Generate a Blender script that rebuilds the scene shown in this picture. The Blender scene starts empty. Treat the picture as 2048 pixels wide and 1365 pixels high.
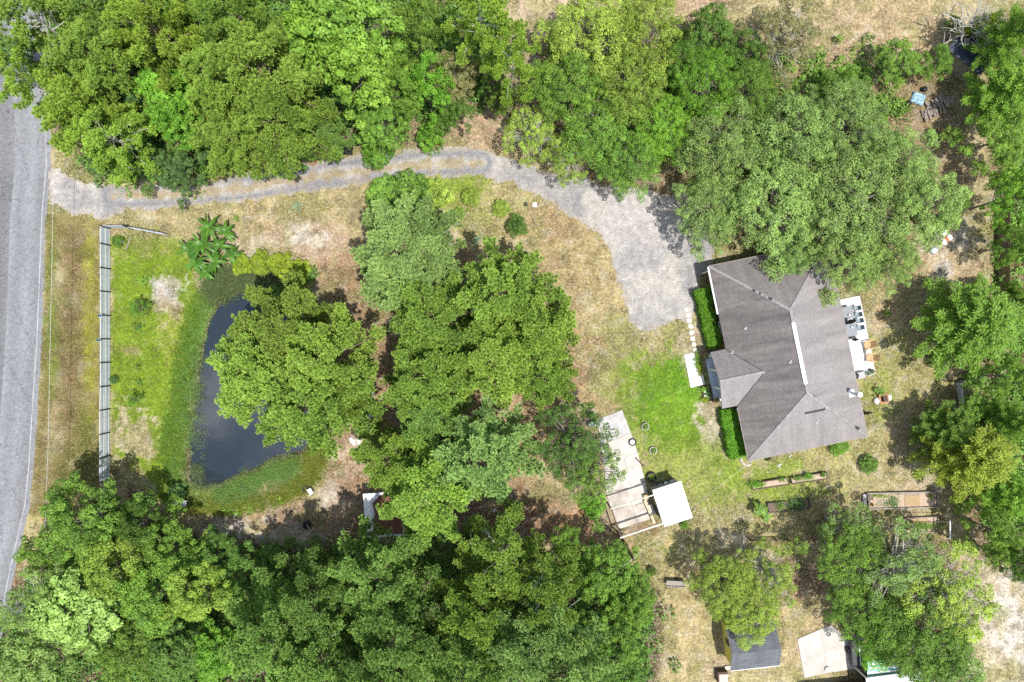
import bpy, math, random
import numpy as np
from mathutils import Vector, Matrix
R = math.radians
random.seed(7); RNG = np.random.RandomState(7)
S = bpy.context.scene
COL = S.collection
# ---------------------------------------------------------------- camera, sky, sun, exposure
HC = 68.0                                   # drone height in metres, looking straight down
cam = bpy.data.cameras.new('camera'); cam.sensor_width = 36.0; cam.lens = 36.0*HC/102.4
cam.clip_start = 1.0; cam.clip_end = 3000.0
co = bpy.data.objects.new('camera', cam); COL.objects.link(co); co.location = (0, 0, HC); S.camera = co
SUNV = Vector((0.26, -0.22, 1.0)).normalized()
EL = math.asin(SUNV.z); AZ = math.atan2(SUNV.x, SUNV.y)
W = bpy.data.worlds.new('World'); S.world = W; W.use_nodes = True
nt = W.node_tree; nt.nodes.clear()
def N(t, k, **kw):
    n = t.nodes.new(k)
    for a, b in kw.items(): setattr(n, a, b)
    return n
sky = N(nt, 'ShaderNodeTexSky', sky_type='NISHITA', sun_disc=False)
sky.sun_elevation = EL; sky.sun_rotation = AZ; sky.air_density = 1.0; sky.dust_density = 0.6
tc = N(nt, 'ShaderNodeTexCoord'); cn = N(nt, 'ShaderNodeTexNoise'); cn.inputs['Scale'].default_value = 5.5
cn.inputs['Detail'].default_value = 8; cn.inputs['Roughness'].default_value = 0.58
cr = N(nt, 'ShaderNodeValToRGB'); cr.color_ramp.elements[0].position = 0.48; cr.color_ramp.elements[1].position = 0.66
mx = N(nt, 'ShaderNodeMix', data_type='RGBA'); mx.inputs[7].default_value = (11, 11.3, 11.8, 1)
bg = N(nt, 'ShaderNodeBackground'); bg.inputs['Strength'].default_value = 0.14
wo = N(nt, 'ShaderNodeOutputWorld')
nt.links.new(tc.outputs['Generated'], cn.inputs['Vector']); nt.links.new(cn.outputs['Fac'], cr.inputs['Fac'])
nt.links.new(cr.outputs['Color'], mx.inputs[0]); nt.links.new(sky.outputs['Color'], mx.inputs[6])
nt.links.new(mx.outputs[2], bg.inputs['Color']); nt.links.new(bg.outputs['Background'], wo.inputs['Surface'])
sl = bpy.data.lights.new('sun', 'SUN'); sl.energy = 4.9; sl.angle = R(0.53); sl.color = (1.0, 0.98, 0.945)
so = bpy.data.objects.new('sun', sl); COL.objects.link(so); so.location = (20, -17, 90)
so.rotation_euler = SUNV.to_track_quat('Z', 'Y').to_euler()
S.view_settings.view_transform = 'Standard'; S.view_settings.look = 'None'
S.view_settings.exposure = 0.42; S.view_settings.gamma = 1.0
S.cycles.max_bounces = 6; S.cycles.diffuse_bounces = 3; S.cycles.glossy_bounces = 3; S.cycles.transmission_bounces = 4
S.cycles.use_denoising = False

# ---------------------------------------------------------------- helpers
def G(px, py, h=0.0):
    k = (HC-h)/HC/20.0
    return ((px-1024)*k, (682.5-py)*k)
def lin(c):
    return tuple(((v/255)/12.92 if v/255 <= 0.04045 else ((v/255+0.055)/1.055)**2.4) for v in c)
def tag(o, label=None, cat=None, group=None, kind=None):
    if label: o['label'] = label
    if cat: o['category'] = cat
    if group: o['group'] = group
    if kind: o['kind'] = kind
    return o
def empty(name, loc=(0, 0, 0), rz=0.0, label=None, cat=None, group=None):
    o = bpy.data.objects.new(name, None); COL.objects.link(o); o.empty_display_size = 0.2
    o.location = (loc[0], loc[1], loc[2] if len(loc) > 2 else 0); o.rotation_euler = (0, 0, rz)
    return tag(o, label, cat, group)
def link(name, me, parent=None, mat=None):
    o = bpy.data.objects.new(name, me); COL.objects.link(o)
    if mat is not None and not me.materials: me.materials.append(mat)
    if parent is not None: o.parent = parent
    return o
class B:
    """collects shapes into one mesh"""
    def __init__(s): s.v = []; s.f = []
    def add(s, vs, fs):
        n = len(s.v); s.v += [tuple(map(float, p)) for p in vs]; s.f += [tuple(i+n for i in f) for f in fs]; return s
    def box(s, cx, cy, cz, sx, sy, sz, rz=0.0, tilt=None, bev=0.0):
        x, y, z = sx/2, sy/2, sz/2
        if bev > 0:
            b = min(bev, z*0.9, x*0.9, y*0.9)
            ring = lambda k, zz: [(-x+k, -y+k, zz), (x-k, -y+k, zz), (x-k, y-k, zz), (-x+k, y-k, zz)]
            vs = ring(0, -z)+ring(0, z-b)+ring(b, z)
            fs = [(3, 2, 1, 0), (8, 9, 10, 11)]
            for l in (0, 4):
                for i in range(4): fs.append((l+i, l+(i+1) % 4, l+4+(i+1) % 4, l+4+i))
        else:
            vs = [(-x, -y, -z), (x, -y, -z), (x, y, -z), (-x, y, -z), (-x, -y, z), (x, -y, z), (x, y, z), (-x, y, z)]
            fs = [(3, 2, 1, 0), (4, 5, 6, 7), (0, 1, 5, 4), (1, 2, 6, 5), (2, 3, 7, 6), (3, 0, 4, 7)]
        m = Matrix.Rotation(rz, 3, 'Z')
        if tilt is not None: m = m @ Matrix.Rotation(tilt[0], 3, 'X') @ Matrix.Rotation(tilt[1], 3, 'Y')
        c = Vector((cx, cy, cz))
        return s.add([m @ Vector(p)+c for p in vs], fs)
    def tube(s, p0, p1, r0, r1=None, n=8, cap=True):
        r1 = r0 if r1 is None else r1
        p0 = Vector(p0); p1 = Vector(p1); d = (p1-p0).normalized()
        a = d.cross(Vector((0, 0, 1)) if abs(d.z) < 0.9 else Vector((1, 0, 0))).normalized(); b = d.cross(a)
        vs = []
        for p, r in ((p0, r0), (p1, r1)):
            for i in range(n):
                t = 2*math.pi*i/n; vs.append(p+a*math.cos(t)*r+b*math.sin(t)*r)
        fs = [(i, n+i, n+(i+1) % n, (i+1) % n) for i in range(n)]
        if cap: fs += [tuple(range(n)), tuple(range(2*n-1, n-1, -1))]
        return s.add(vs, fs)
    def path(s, pts, r, n=6, r1=None):
        for i in range(len(pts)-1):
            a = r if r1 is None else r+(r1-r)*i/(len(pts)-1)
            b = r if r1 is None else r+(r1-r)*(i+1)/(len(pts)-1)
            s.tube(pts[i], pts[i+1], a, b, n, cap=(i in (0, len(pts)-2)))
        return s
    def lathe(s, prof, c=(0, 0, 0), n=16, jit=0.0):
        vs = []; fs = []
        for r, z in prof:
            for i in range(n):
                t = 2*math.pi*i/n; k = 1+random.uniform(-jit, jit)
                vs.append((c[0]+math.cos(t)*r*k, c[1]+math.sin(t)*r*k, c[2]+z))
        for j in range(len(prof)-1):
            for i in range(n):
                fs.append((j*n+i, j*n+(i+1) % n, (j+1)*n+(i+1) % n, (j+1)*n+i))
        fs.append(tuple(range(n-1, -1, -1))); fs.append(tuple((len(prof)-1)*n+i for i in range(n)))
        return s.add(vs, fs)
    def prism(s, poly, z0, z1):
        n = len(poly)
        vs = [(p[0], p[1], z0) for p in poly]+[(p[0], p[1], z1) for p in poly]
        ar = sum(poly[i][0]*poly[(i+1) % n][1]-poly[(i+1) % n][0]*poly[i][1] for i in range(n))
        if ar < 0:
            vs = [(p[0], p[1], z0) for p in poly[::-1]]+[(p[0], p[1], z1) for p in poly[::-1]]
        fs = [tuple(range(n-1, -1, -1)), tuple(range(n, 2*n))]+[(i, (i+1) % n, n+(i+1) % n, n+i) for i in range(n)]
        return s.add(vs, fs)
    def slab(s, pts, th):
        """sloping plate given by its top corners (counter-clockwise from above), thickness th down"""
        n = len(pts); vs = [tuple(p) for p in pts]+[(p[0], p[1], p[2]-th) for p in pts]
        return s.add(vs, [tuple(range(n)), tuple(range(2*n-1, n-1, -1))]+[(i, n+i, n+(i+1) % n, (i+1) % n) for i in range(n)])
    def build(s, name, mat, parent=None, smooth=False):
        me = bpy.data.meshes.new(name); me.from_pydata(s.v, [], s.f); me.materials.append(mat); me.update()
        if smooth:
            me.polygons.foreach_set('use_smooth', [True]*len(me.polygons))
        return link(name, me, parent)
def npmesh(name, V, F, mat, attrs=None, smooth=False):
    """V (n,3), F (m,k) numpy -> mesh; attrs: name -> (n,) floats or (n,3) colours"""
    me = bpy.data.meshes.new(name); k = F.shape[1]
    me.vertices.add(len(V)); me.vertices.foreach_set('co', np.ascontiguousarray(V, dtype=np.float32).ravel())
    me.loops.add(F.size); me.loops.foreach_set('vertex_index', np.ascontiguousarray(F, dtype=np.int32).ravel())
    me.polygons.add(len(F)); me.polygons.foreach_set('loop_start', np.arange(0, F.size, k, dtype=np.int32))
    if smooth: me.polygons.foreach_set('use_smooth', np.ones(len(F), dtype=bool))
    me.update(calc_edges=True)
    for a, val in (attrs or {}).items():
        if val.ndim == 1:
            at = me.attributes.new(a, 'FLOAT', 'POINT'); at.data.foreach_set('value', val.astype(np.float32))
        else:
            at = me.attributes.new(a, 'FLOAT_COLOR', 'POINT')
            c4 = np.ones((len(V), 4), np.float32); c4[:, :3] = val; at.data.foreach_set('color', c4.ravel())
    if mat is not None: me.materials.append(mat)
    return me
_T = np.random.RandomState(3).rand(256, 256)
def vnoise(x, y):
    xi = np.floor(x).astype(int); yi = np.floor(y).astype(int); fx = x-xi; fy = y-yi
    fx = fx*fx*(3-2*fx); fy = fy*fy*(3-2*fy)
    g = lambda a, b: _T[a & 255, b & 255]
    return (g(xi, yi)*(1-fx)+g(xi+1, yi)*fx)*(1-fy)+(g(xi, yi+1)*(1-fx)+g(xi+1, yi+1)*fx)*fy
def fbm(x, y, f=1.0, o=4, off=0.0):
    t = 0; a = 0.5; s = 0
    for i in range(o):
        t = t+a*vnoise(x*f+off+17.3*i, y*f-off+9.1*i); s += a; a *= 0.5; f *= 2.03
    return t/s
def sdf(x, y, poly):
    """signed distance in metres, positive inside; poly in world metres"""
    P = np.array(poly); d = np.full(x.shape, 1e9); ins = np.zeros(x.shape, bool)
    for i in range(len(P)):
        a = P[i]; b = P[(i+1) % len(P)]; e = b-a; L = e@e+1e-9
        t = np.clip(((x-a[0])*e[0]+(y-a[1])*e[1])/L, 0, 1)
        d = np.minimum(d, np.hypot(x-a[0]-t*e[0], y-a[1]-t*e[1]))
        c = (a[1] > y) != (b[1] > y)
        ins ^= c & (x < (b[0]-a[0])*(y-a[1])/(b[1]-a[1]+1e-12)+a[0])
    return np.where(ins, d, -d)
def PX(pts): return [G(*p) for p in pts]
def smooth01(a, b, x):
    t = np.clip((x-a)/(b-a), 0, 1); return t*t*(3-2*t)

# ---------------------------------------------------------------- materials
def mat(name, col, rough=0.8, var=0.25, scale=3.0, metal=0.0, bump=0.15, spec=0.3, col2=None, detail=6, fine=None):
    """plain surface with mottled colour, wear and fine relief"""
    m = bpy.data.materials.new(name); m.use_nodes = True; t = m.node_tree; p = t.nodes['Principled BSDF']
    tcn = N(t, 'ShaderNodeTexCoord'); n1 = N(t, 'ShaderNodeTexNoise'); n1.inputs['Scale'].default_value = scale
    n1.inputs['Detail'].default_value = detail; n1.inputs['Roughness'].default_value = 0.65
    t.links.new(tcn.outputs['Object'], n1.inputs['Vector'])
    rp = N(t, 'ShaderNodeValToRGB'); e = rp.color_ramp.elements
    c = np.array(col); c2 = np.array(col2) if col2 is not None else c*(1+var)
    e[0].position = 0.3; e[1].position = 0.7
    e[0].color = (*(c*(1-var)), 1); e[1].color = (*np.minimum(c2, 0.9), 1)
    t.links.new(n1.outputs['Fac'], rp.inputs['Fac']); t.links.new(rp.outputs['Color'], p.inputs['Base Color'])
    p.inputs['Roughness'].default_value = rough; p.inputs['Metallic'].default_value = metal
    p.inputs['Specular IOR Level'].default_value = spec
    n2 = N(t, 'ShaderNodeTexNoise'); n2.inputs['Scale'].default_value = fine or scale*12; n2.inputs['Detail'].default_value = 3
    t.links.new(tcn.outputs['Object'], n2.inputs['Vector'])
    bp = N(t, 'ShaderNodeBump'); bp.inputs['Strength'].default_value = bump; bp.inputs['Distance'].default_value = 0.03
    t.links.new(n2.outputs['Fac'], bp.inputs['Height']); t.links.new(bp.outputs['Normal'], p.inputs['Normal'])
    return m
def attr_mat(name, flecks=True, rough=0.95, fine=7.0, amp=0.5, gravel=False, cracks=False):
    """ground-like: colour map in attribute 'col', fine grain from noise"""
    m = bpy.data.materials.new(name); m.use_nodes = True; t = m.node_tree; p = t.nodes['Principled BSDF']
    p.inputs['Roughness'].default_value = rough; p.inputs['Specular IOR Level'].default_value = 0.1
    a = N(t, 'ShaderNodeAttribute', attribute_name='col'); g = N(t, 'ShaderNodeNewGeometry')
    n1 = N(t, 'ShaderNodeTexNoise'); n1.inputs['Scale'].default_value = fine; n1.inputs['Detail'].default_value = 5; n1.inputs['Roughness'].default_value = 0.75
    n2 = N(t, 'ShaderNodeTexNoise'); n2.inputs['Scale'].default_value = fine*0.22; n2.inputs['Detail'].default_value = 4
    for n in (n1, n2): t.links.new(g.outputs['Position'], n.inputs['Vector'])
    mr = N(t, 'ShaderNodeMapRange'); mr.inputs[1].default_value = 0.36; mr.inputs[2].default_value = 0.64
    mr.inputs[3].default_value = 1-amp; mr.inputs[4].default_value = 1+amp
    mr2 = N(t, 'ShaderNodeMapRange'); mr2.inputs[1].default_value = 0.3; mr2.inputs[2].default_value = 0.7
    mr2.inputs[3].default_value = 0.82; mr2.inputs[4].default_value = 1.18
    t.links.new(n1.outputs['Fac'], mr.inputs[0]); t.links.new(n2.outputs['Fac'], mr2.inputs[0])
    mu = N(t, 'ShaderNodeMath', operation='MULTIPLY'); t.links.new(mr.outputs[0], mu.inputs[0]); t.links.new(mr2.outputs[0], mu.inputs[1])
    vm = N(t, 'ShaderNodeVectorMath', operation='SCALE'); t.links.new(a.outputs['Color'], vm.inputs[0]); t.links.new(mu.outputs[0], vm.inputs['Scale'])
    last = vm.outputs[0]
    if flecks:
        v = N(t, 'ShaderNodeTexNoise'); v.inputs['Scale'].default_value = fine*1.9; v.inputs['Detail'].default_value = 2; v.inputs['Distortion'].default_value = 1.5
        t.links.new(g.outputs['Position'], v.inputs['Vector'])
        r = N(t, 'ShaderNodeMapRange'); r.inputs[1].default_value = 0.56; r.inputs[2].default_value = 0.61; r.inputs[4].default_value = 0.45
        t.links.new(v.outputs['Fac'], r.inputs[0])
        sp = N(t, 'ShaderNodeSeparateColor'); t.links.new(a.outputs['Color'], sp.inputs[0]); dv = N(t, 'ShaderNodeMath', operation='DIVIDE'); t.links.new(sp.outputs[0], dv.inputs[0]); t.links.new(sp.outputs[1], dv.inputs[1])
        rg = N(t, 'ShaderNodeMapRange'); rg.inputs[1].default_value = 0.7; rg.inputs[2].default_value = 1.05; rg.inputs[3].default_value = 0.2; t.links.new(dv.outputs[0], rg.inputs[0])
        mm = N(t, 'ShaderNodeMath', operation='MULTIPLY'); t.links.new(r.outputs[0], mm.inputs[0]); t.links.new(rg.outputs[0], mm.inputs[1])
        mxn = N(t, 'ShaderNodeMix', data_type='RGBA'); mxn.inputs[7].default_value = (0.6, 0.53, 0.39, 1) if not gravel else (0.6, 0.59, 0.57, 1)
        t.links.new(mm.outputs[0], mxn.inputs[0]); t.links.new(last, mxn.inputs[6]); last = mxn.outputs[2]
    if cracks:
        vo = N(t, 'ShaderNodeTexVoronoi', feature='DISTANCE_TO_EDGE'); vo.inputs['Scale'].default_value = 0.3; vo.inputs['Randomness'].default_value = 1.0
        wv = N(t, 'ShaderNodeVectorMath', operation='MULTIPLY_ADD'); wv.inputs[1].default_value = (0.9, 0.9, 0.9); t.links.new(n2.outputs['Color'], wv.inputs[0]); t.links.new(g.outputs['Position'], wv.inputs[2])
        t.links.new(wv.outputs[0], vo.inputs['Vector']); rc = N(t, 'ShaderNodeMapRange'); rc.inputs[1].default_value = 0.0; rc.inputs[2].default_value = 0.014; rc.inputs[3].default_value = 0.62; rc.inputs[4].default_value = 1.0
        t.links.new(vo.outputs['Distance'], rc.inputs[0]); v3 = N(t, 'ShaderNodeVectorMath', operation='SCALE'); t.links.new(last, v3.inputs[0]); t.links.new(rc.outputs[0], v3.inputs['Scale']); last = v3.outputs[0]
    t.links.new(last, p.inputs['Base Color'])
    bp = N(t, 'ShaderNodeBump'); bp.inputs['Strength'].default_value = 0.6; bp.inputs['Distance'].default_value = 0.08
    t.links.new(n1.outputs['Fac'], bp.inputs['Height']); t.links.new(bp.outputs['Normal'], p.inputs['Normal'])
    return m
def leaf_mat(name, dark, light, trans=0.35, huevar=0.03, rough=0.5, spec=0.25):
    """leaf: two-tone by the leaf's own tint, a little hue per plant, lets light through"""
    m = bpy.data.materials.new(name); m.use_nodes = True; t = m.node_tree; p = t.nodes['Principled BSDF']; out = t.nodes['Material Output']
    a = N(t, 'ShaderNodeAttribute', attribute_name='tint'); oi = N(t, 'ShaderNodeObjectInfo')
    mxn = N(t, 'ShaderNodeMix', data_type='RGBA'); mxn.inputs[6].default_value = (*dark, 1); mxn.inputs[7].default_value = (*light, 1)
    t.links.new(a.outputs['Fac'], mxn.inputs[0])
    hs = N(t, 'ShaderNodeHueSaturation'); mr = N(t, 'ShaderNodeMapRange'); mr.inputs[3].default_value = 0.5-huevar; mr.inputs[4].default_value = 0.5+huevar
    t.links.new(oi.outputs['Random'], mr.inputs[0]); t.links.new(mr.outputs[0], hs.inputs['Hue'])
    m2 = N(t, 'ShaderNodeMath', operation='MULTIPLY_ADD'); m2.inputs[1].default_value = 7.31; m2.inputs[2].default_value = 0.0
    fr = N(t, 'ShaderNodeMath', operation='FRACT'); t.links.new(oi.outputs['Random'], m2.inputs[0]); t.links.new(m2.outputs[0], fr.inputs[0])
    mv = N(t, 'ShaderNodeMapRange'); mv.inputs[3].default_value = 0.82; mv.inputs[4].default_value = 1.18
    t.links.new(fr.outputs[0], mv.inputs[0]); t.links.new(mv.outputs[0], hs.inputs['Value'])
    t.links.new(mxn.outputs[2], hs.inputs['Color']); t.links.new(hs.outputs['Color'], p.inputs['Base Color'])
    p.inputs['Roughness'].default_value = rough; p.inputs['Specular IOR Level'].default_value = spec
    tr = N(t, 'ShaderNodeBsdfTranslucent'); gm = N(t, 'ShaderNodeMix', data_type='RGBA', blend_type='MULTIPLY'); gm.inputs[0].default_value = 1
    gm.inputs[7].default_value = (1.15, 1.25, 0.55, 1); t.links.new(hs.outputs['Color'], gm.inputs[6]); t.links.new(gm.outputs[2], tr.inputs['Color'])
    ms = N(t, 'ShaderNodeMixShader'); ms.inputs[0].default_value = trans
    t.links.new(p.outputs[0], ms.inputs[1]); t.links.new(tr.outputs[0], ms.inputs[2]); t.links.new(ms.outputs[0], out.inputs['Surface'])
    return m
def plant_attr_mat(name, trans=0.25):
    """grass blades: colour of each blade in attribute 'col'"""
    m = bpy.data.materials.new(name); m.use_nodes = True; t = m.node_tree; p = t.nodes['Principled BSDF']; out = t.nodes['Material Output']
    a = N(t, 'ShaderNodeAttribute', attribute_name='col'); t.links.new(a.outputs['Color'], p.inputs['Base Color'])
    p.inputs['Roughness'].default_value = 0.7; p.inputs['Specular IOR Level'].default_value = 0.15
    tr = N(t, 'ShaderNodeBsdfTranslucent'); t.links.new(a.outputs['Color'], tr.inputs['Color'])
    ms = N(t, 'ShaderNodeMixShader'); ms.inputs[0].default_value = trans
    t.links.new(p.outputs[0], ms.inputs[1]); t.links.new(tr.outputs[0], ms.inputs[2]); t.links.new(ms.outputs[0], out.inputs['Surface'])
    return m
def shingle_mat(name, c1, c2, w=0.3, h=0.14, streak=0.2):
    """courses of shingles from the part's own UV-free object coordinates, streaked down the slope"""
    m = bpy.data.materials.new(name); m.use_nodes = True; t = m.node_tree; p = t.nodes['Principled BSDF']
    uv = N(t, 'ShaderNodeUVMap'); br = N(t, 'ShaderNodeTexBrick'); br.offset = 0.5
    br.inputs['Color1'].default_value = (*c1, 1); br.inputs['Color2'].default_value = (*c2, 1)
    br.inputs['Mortar'].default_value = (*(np.array(c1)*0.62), 1)
    br.inputs['Scale'].default_value = 1.0; br.inputs['Brick Width'].default_value = w; br.inputs['Row Height'].default_value = h
    br.inputs['Mortar Size'].default_value = 0.012; br.inputs['Bias'].default_value = 0.0
    t.links.new(uv.outputs[0], br.inputs['Vector'])
    mp = N(t, 'ShaderNodeMapping'); mp.inputs['Scale'].default_value = (0.9, 0.12, 1); t.links.new(uv.outputs[0], mp.inputs['Vector'])
    n1 = N(t, 'ShaderNodeTexNoise'); n1.inputs['Scale'].default_value = 1.0; n1.inputs['Detail'].default_value = 6; n1.inputs['Roughness'].default_value = 0.7
    t.links.new(mp.outputs[0], n1.inputs['Vector'])
    n3 = N(t, 'ShaderNodeTexNoise'); n3.inputs['Scale'].default_value = 14; n3.inputs['Detail'].default_value = 3; t.links.new(uv.outputs[0], n3.inputs['Vector'])
    mr = N(t, 'ShaderNodeMapRange'); mr.inputs[1].default_value = 0.33; mr.inputs[2].default_value = 0.67; mr.inputs[3].default_value = 1-streak; mr.inputs[4].default_value = 1+streak
    mr3 = N(t, 'ShaderNodeMapRange'); mr3.inputs[1].default_value = 0.3; mr3.inputs[2].default_value = 0.7; mr3.inputs[3].default_value = 0.86; mr3.inputs[4].default_value = 1.14
    t.links.new(n1.outputs['Fac'], mr.inputs[0]); t.links.new(n3.outputs['Fac'], mr3.inputs[0])
    mu = N(t, 'ShaderNodeMath', operation='MULTIPLY'); t.links.new(mr.outputs[0], mu.inputs[0]); t.links.new(mr3.outputs[0], mu.inputs[1])
    vm = N(t, 'ShaderNodeVectorMath', operation='SCALE'); t.links.new(br.outputs['Color'], vm.inputs[0]); t.links.new(mu.outputs[0], vm.inputs['Scale'])
    t.links.new(vm.outputs[0], p.inputs['Base Color']); p.inputs['Roughness'].default_value = 0.9; p.inputs['Specular IOR Level'].default_value = 0.2
    bp = N(t, 'ShaderNodeBump'); bp.inputs['Strength'].default_value = 0.5; bp.inputs['Distance'].default_value = 0.02
    inv = N(t, 'ShaderNodeMath', operation='SUBTRACT'); inv.inputs[0].default_value = 1; t.links.new(br.outputs['Fac'], inv.inputs[1])
    t.links.new(inv.outputs[0], bp.inputs['Height']); t.links.new(bp.outputs['Normal'], p.inputs['Normal'])
    return m
M = {}
M['white'] = mat('white_paint', (0.78, 0.77, 0.74), 0.5, 0.06, 2.0)
M['whiteroof'] = mat('white_membrane', (0.72, 0.71, 0.68), 0.55, 0.14, 0.8, bump=0.05, col2=(0.84, 0.84, 0.82), detail=9)
M['bluewhite'] = mat('pale_siding', (0.5, 0.56, 0.62), 0.6, 0.1, 2.0)
M['brick'] = mat('brown_brick', (0.33, 0.17, 0.09), 0.9, 0.3, 4.0)
M['black'] = mat('black_plastic', (0.012, 0.012, 0.013), 0.5, 0.3, 3.0)
M['rubber'] = mat('black_rubber', (0.02, 0.02, 0.021), 0.85, 0.3, 5.0)
M['dark'] = mat('dark_metal', (0.03, 0.03, 0.034), 0.55, 0.3, 4.0)
M['grey'] = mat('grey_table', (0.2, 0.215, 0.225), 0.6, 0.12, 4.0)
M['chair'] = mat('slate_mesh', (0.2, 0.25, 0.27), 0.8, 0.15, 8.0)
M['galv'] = mat('galvanised_steel', (0.56, 0.58, 0.6), 0.5, 0.16, 1.3, metal=0.0, bump=0.03, spec=0.5)
M['galv2'] = mat('weathered_steel', (0.38, 0.42, 0.46), 0.55, 0.25, 1.1, metal=0.0, bump=0.03, spec=0.5)
M['wood'] = mat('orange_stained_wood', (0.46, 0.28, 0.14), 0.65, 0.2, 5.0)
M['greywood'] = mat('weathered_wood', (0.27, 0.23, 0.19), 0.9, 0.3, 4.0)
M['palewood'] = mat('pale_lumber', (0.5, 0.4, 0.27), 0.8, 0.2, 4.0)
M['darkwood'] = mat('dark_brown_wood', (0.09, 0.06, 0.042), 0.9, 0.3, 4.0)
M['bark'] = mat('grey_bark', (0.2, 0.17, 0.14), 0.95, 0.35, 6.0)
M['pinebark'] = mat('brown_bark', (0.22, 0.15, 0.11), 0.95, 0.35, 6.0)
M['lichen'] = mat('pale_lichen_bark', (0.4, 0.38, 0.33), 0.95, 0.25, 8.0)
M['concrete'] = mat('pale_concrete', (0.43, 0.39, 0.34), 0.9, 0.22, 0.7, col2=(0.54, 0.49, 0.43), detail=9)
M['concrete2'] = mat('stained_concrete', (0.36, 0.31, 0.26), 0.9, 0.3, 0.6, col2=(0.55, 0.48, 0.41), detail=9)
M['concrete3'] = mat('grey_concrete', (0.36, 0.34, 0.32), 0.9, 0.2, 0.8, col2=(0.46, 0.44, 0.42), detail=9)
M['patio'] = mat('whitewashed_concrete', (0.66, 0.63, 0.58), 0.8, 0.12, 1.0, col2=(0.76, 0.74, 0.7), detail=9)
M['stone'] = mat('pale_stone', (0.5, 0.46, 0.4), 0.95, 0.2, 4.0)
M['rock'] = mat('white_rock', (0.6, 0.56, 0.52), 0.95, 0.3, 3.0)
M['soil'] = mat('garden_soil', (0.16, 0.11, 0.08), 1.0, 0.35, 6.0)
M['soil2'] = mat('pale_potting_soil', (0.4, 0.3, 0.22), 1.0, 0.3, 6.0)
M['mulch'] = mat('straw_mulch', (0.34, 0.24, 0.13), 1.0, 0.4, 9.0)
M['straw'] = mat('pine_straw', (0.15, 0.07, 0.045), 1.0, 0.45, 6.0)
M['blue'] = mat('blue_tarp', (0.06, 0.28, 0.46), 0.5, 0.6, 3.5, col2=(0.45, 0.62, 0.68))
M['navy'] = mat('navy_roof', (0.02, 0.035, 0.07), 0.5, 0.3, 1.0, col2=(0.06, 0.07, 0.1))
M['yellowwall'] = mat('yellow_siding', (0.55, 0.45, 0.1), 0.8, 0.1, 2.0)
M['yellow'] = mat('yellow_plastic', (0.75, 0.6, 0.04), 0.5, 0.1, 3.0)
M['terracotta'] = mat('terracotta', (0.42, 0.16, 0.07), 0.85, 0.2, 4.0)
M['teal'] = mat('teal_sheet', (0.16, 0.42, 0.42), 0.5, 0.2, 2.0)
M['solar'] = mat('solar_cell', (0.02, 0.035, 0.08), 0.2, 0.2, 3.0, spec=0.6)
M['cable'] = mat('pale_cable', (0.42, 0.41, 0.38), 0.7, 0.1, 2.0)
M['patch'] = mat('bare_felt', (0.045, 0.042, 0.042), 0.95, 0.3, 6.0)
M['vent'] = mat('ridge_vent', (0.74, 0.75, 0.74), 0.6, 0.06, 2.0)
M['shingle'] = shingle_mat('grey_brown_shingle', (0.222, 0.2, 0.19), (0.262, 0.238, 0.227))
M['shinglewest'] = shingle_mat('shaded_streaked_grey_brown_shingle', (0.128, 0.112, 0.105), (0.162, 0.143, 0.135), streak=0.36)  # west slope's shade painted in as a darker tone, over real dark streaks
M['shinglenorth'] = shingle_mat('shaded_grey_brown_shingle', (0.16, 0.143, 0.135), (0.2, 0.18, 0.17))  # same shingle toned down: shade of the north slopes put into the colour
M['shingle2'] = shingle_mat('dark_grey_shingle', (0.1, 0.105, 0.115), (0.14, 0.145, 0.155))
M['ground'] = attr_mat('ground', True, fine=3.6, amp=0.42)
M['gravel'] = attr_mat('gravel', True, fine=9.0, amp=0.4, gravel=True)
M['blade'] = plant_attr_mat('grass_blade')
# foliage
F = {}
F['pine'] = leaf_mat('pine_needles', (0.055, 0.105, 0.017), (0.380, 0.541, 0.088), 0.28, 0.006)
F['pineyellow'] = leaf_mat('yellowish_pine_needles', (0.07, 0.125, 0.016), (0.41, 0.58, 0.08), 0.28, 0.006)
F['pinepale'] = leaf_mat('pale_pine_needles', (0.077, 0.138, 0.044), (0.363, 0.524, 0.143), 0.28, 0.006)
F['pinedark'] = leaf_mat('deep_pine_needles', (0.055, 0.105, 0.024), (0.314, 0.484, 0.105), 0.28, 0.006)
F['oak'] = leaf_mat('live_oak_leaves', (0.094, 0.143, 0.039), (0.363, 0.524, 0.132), 0.28, 0.008)
F['oakyellow'] = leaf_mat('yellow_green_oak_leaves', (0.099, 0.154, 0.020), (0.462, 0.616, 0.099), 0.32, 0.006)
F['gum'] = leaf_mat('sweetgum_leaves', (0.110, 0.220, 0.022), (0.418, 0.650, 0.099), 0.35, 0.006)
F['gumpale'] = leaf_mat('pale_broad_leaves', (0.132, 0.209, 0.039), (0.462, 0.638, 0.176), 0.35, 0.006)
F['laurel'] = leaf_mat('laurel_leaves', (0.055, 0.116, 0.017), (0.275, 0.456, 0.066), 0.32, 0.01)
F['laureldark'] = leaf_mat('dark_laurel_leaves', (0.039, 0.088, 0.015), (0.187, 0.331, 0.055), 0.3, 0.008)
F['bluegreen'] = leaf_mat('blue_green_leaves', (0.050, 0.105, 0.028), (0.198, 0.342, 0.094), 0.3, 0.006)
F['bright'] = leaf_mat('bright_green_leaves', (0.066, 0.165, 0.013), (0.297, 0.536, 0.061), 0.35, 0.008)
F['feather'] = leaf_mat('cypress_sprays', (0.077, 0.154, 0.020), (0.341, 0.570, 0.072), 0.35, 0.006)
F['featheryellow'] = leaf_mat('ochre_cypress_sprays', (0.110, 0.154, 0.014), (0.451, 0.547, 0.066), 0.35, 0.006)
F['brown'] = leaf_mat('brownish_leaves', (0.110, 0.110, 0.039), (0.374, 0.365, 0.143), 0.28, 0.008)
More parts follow.
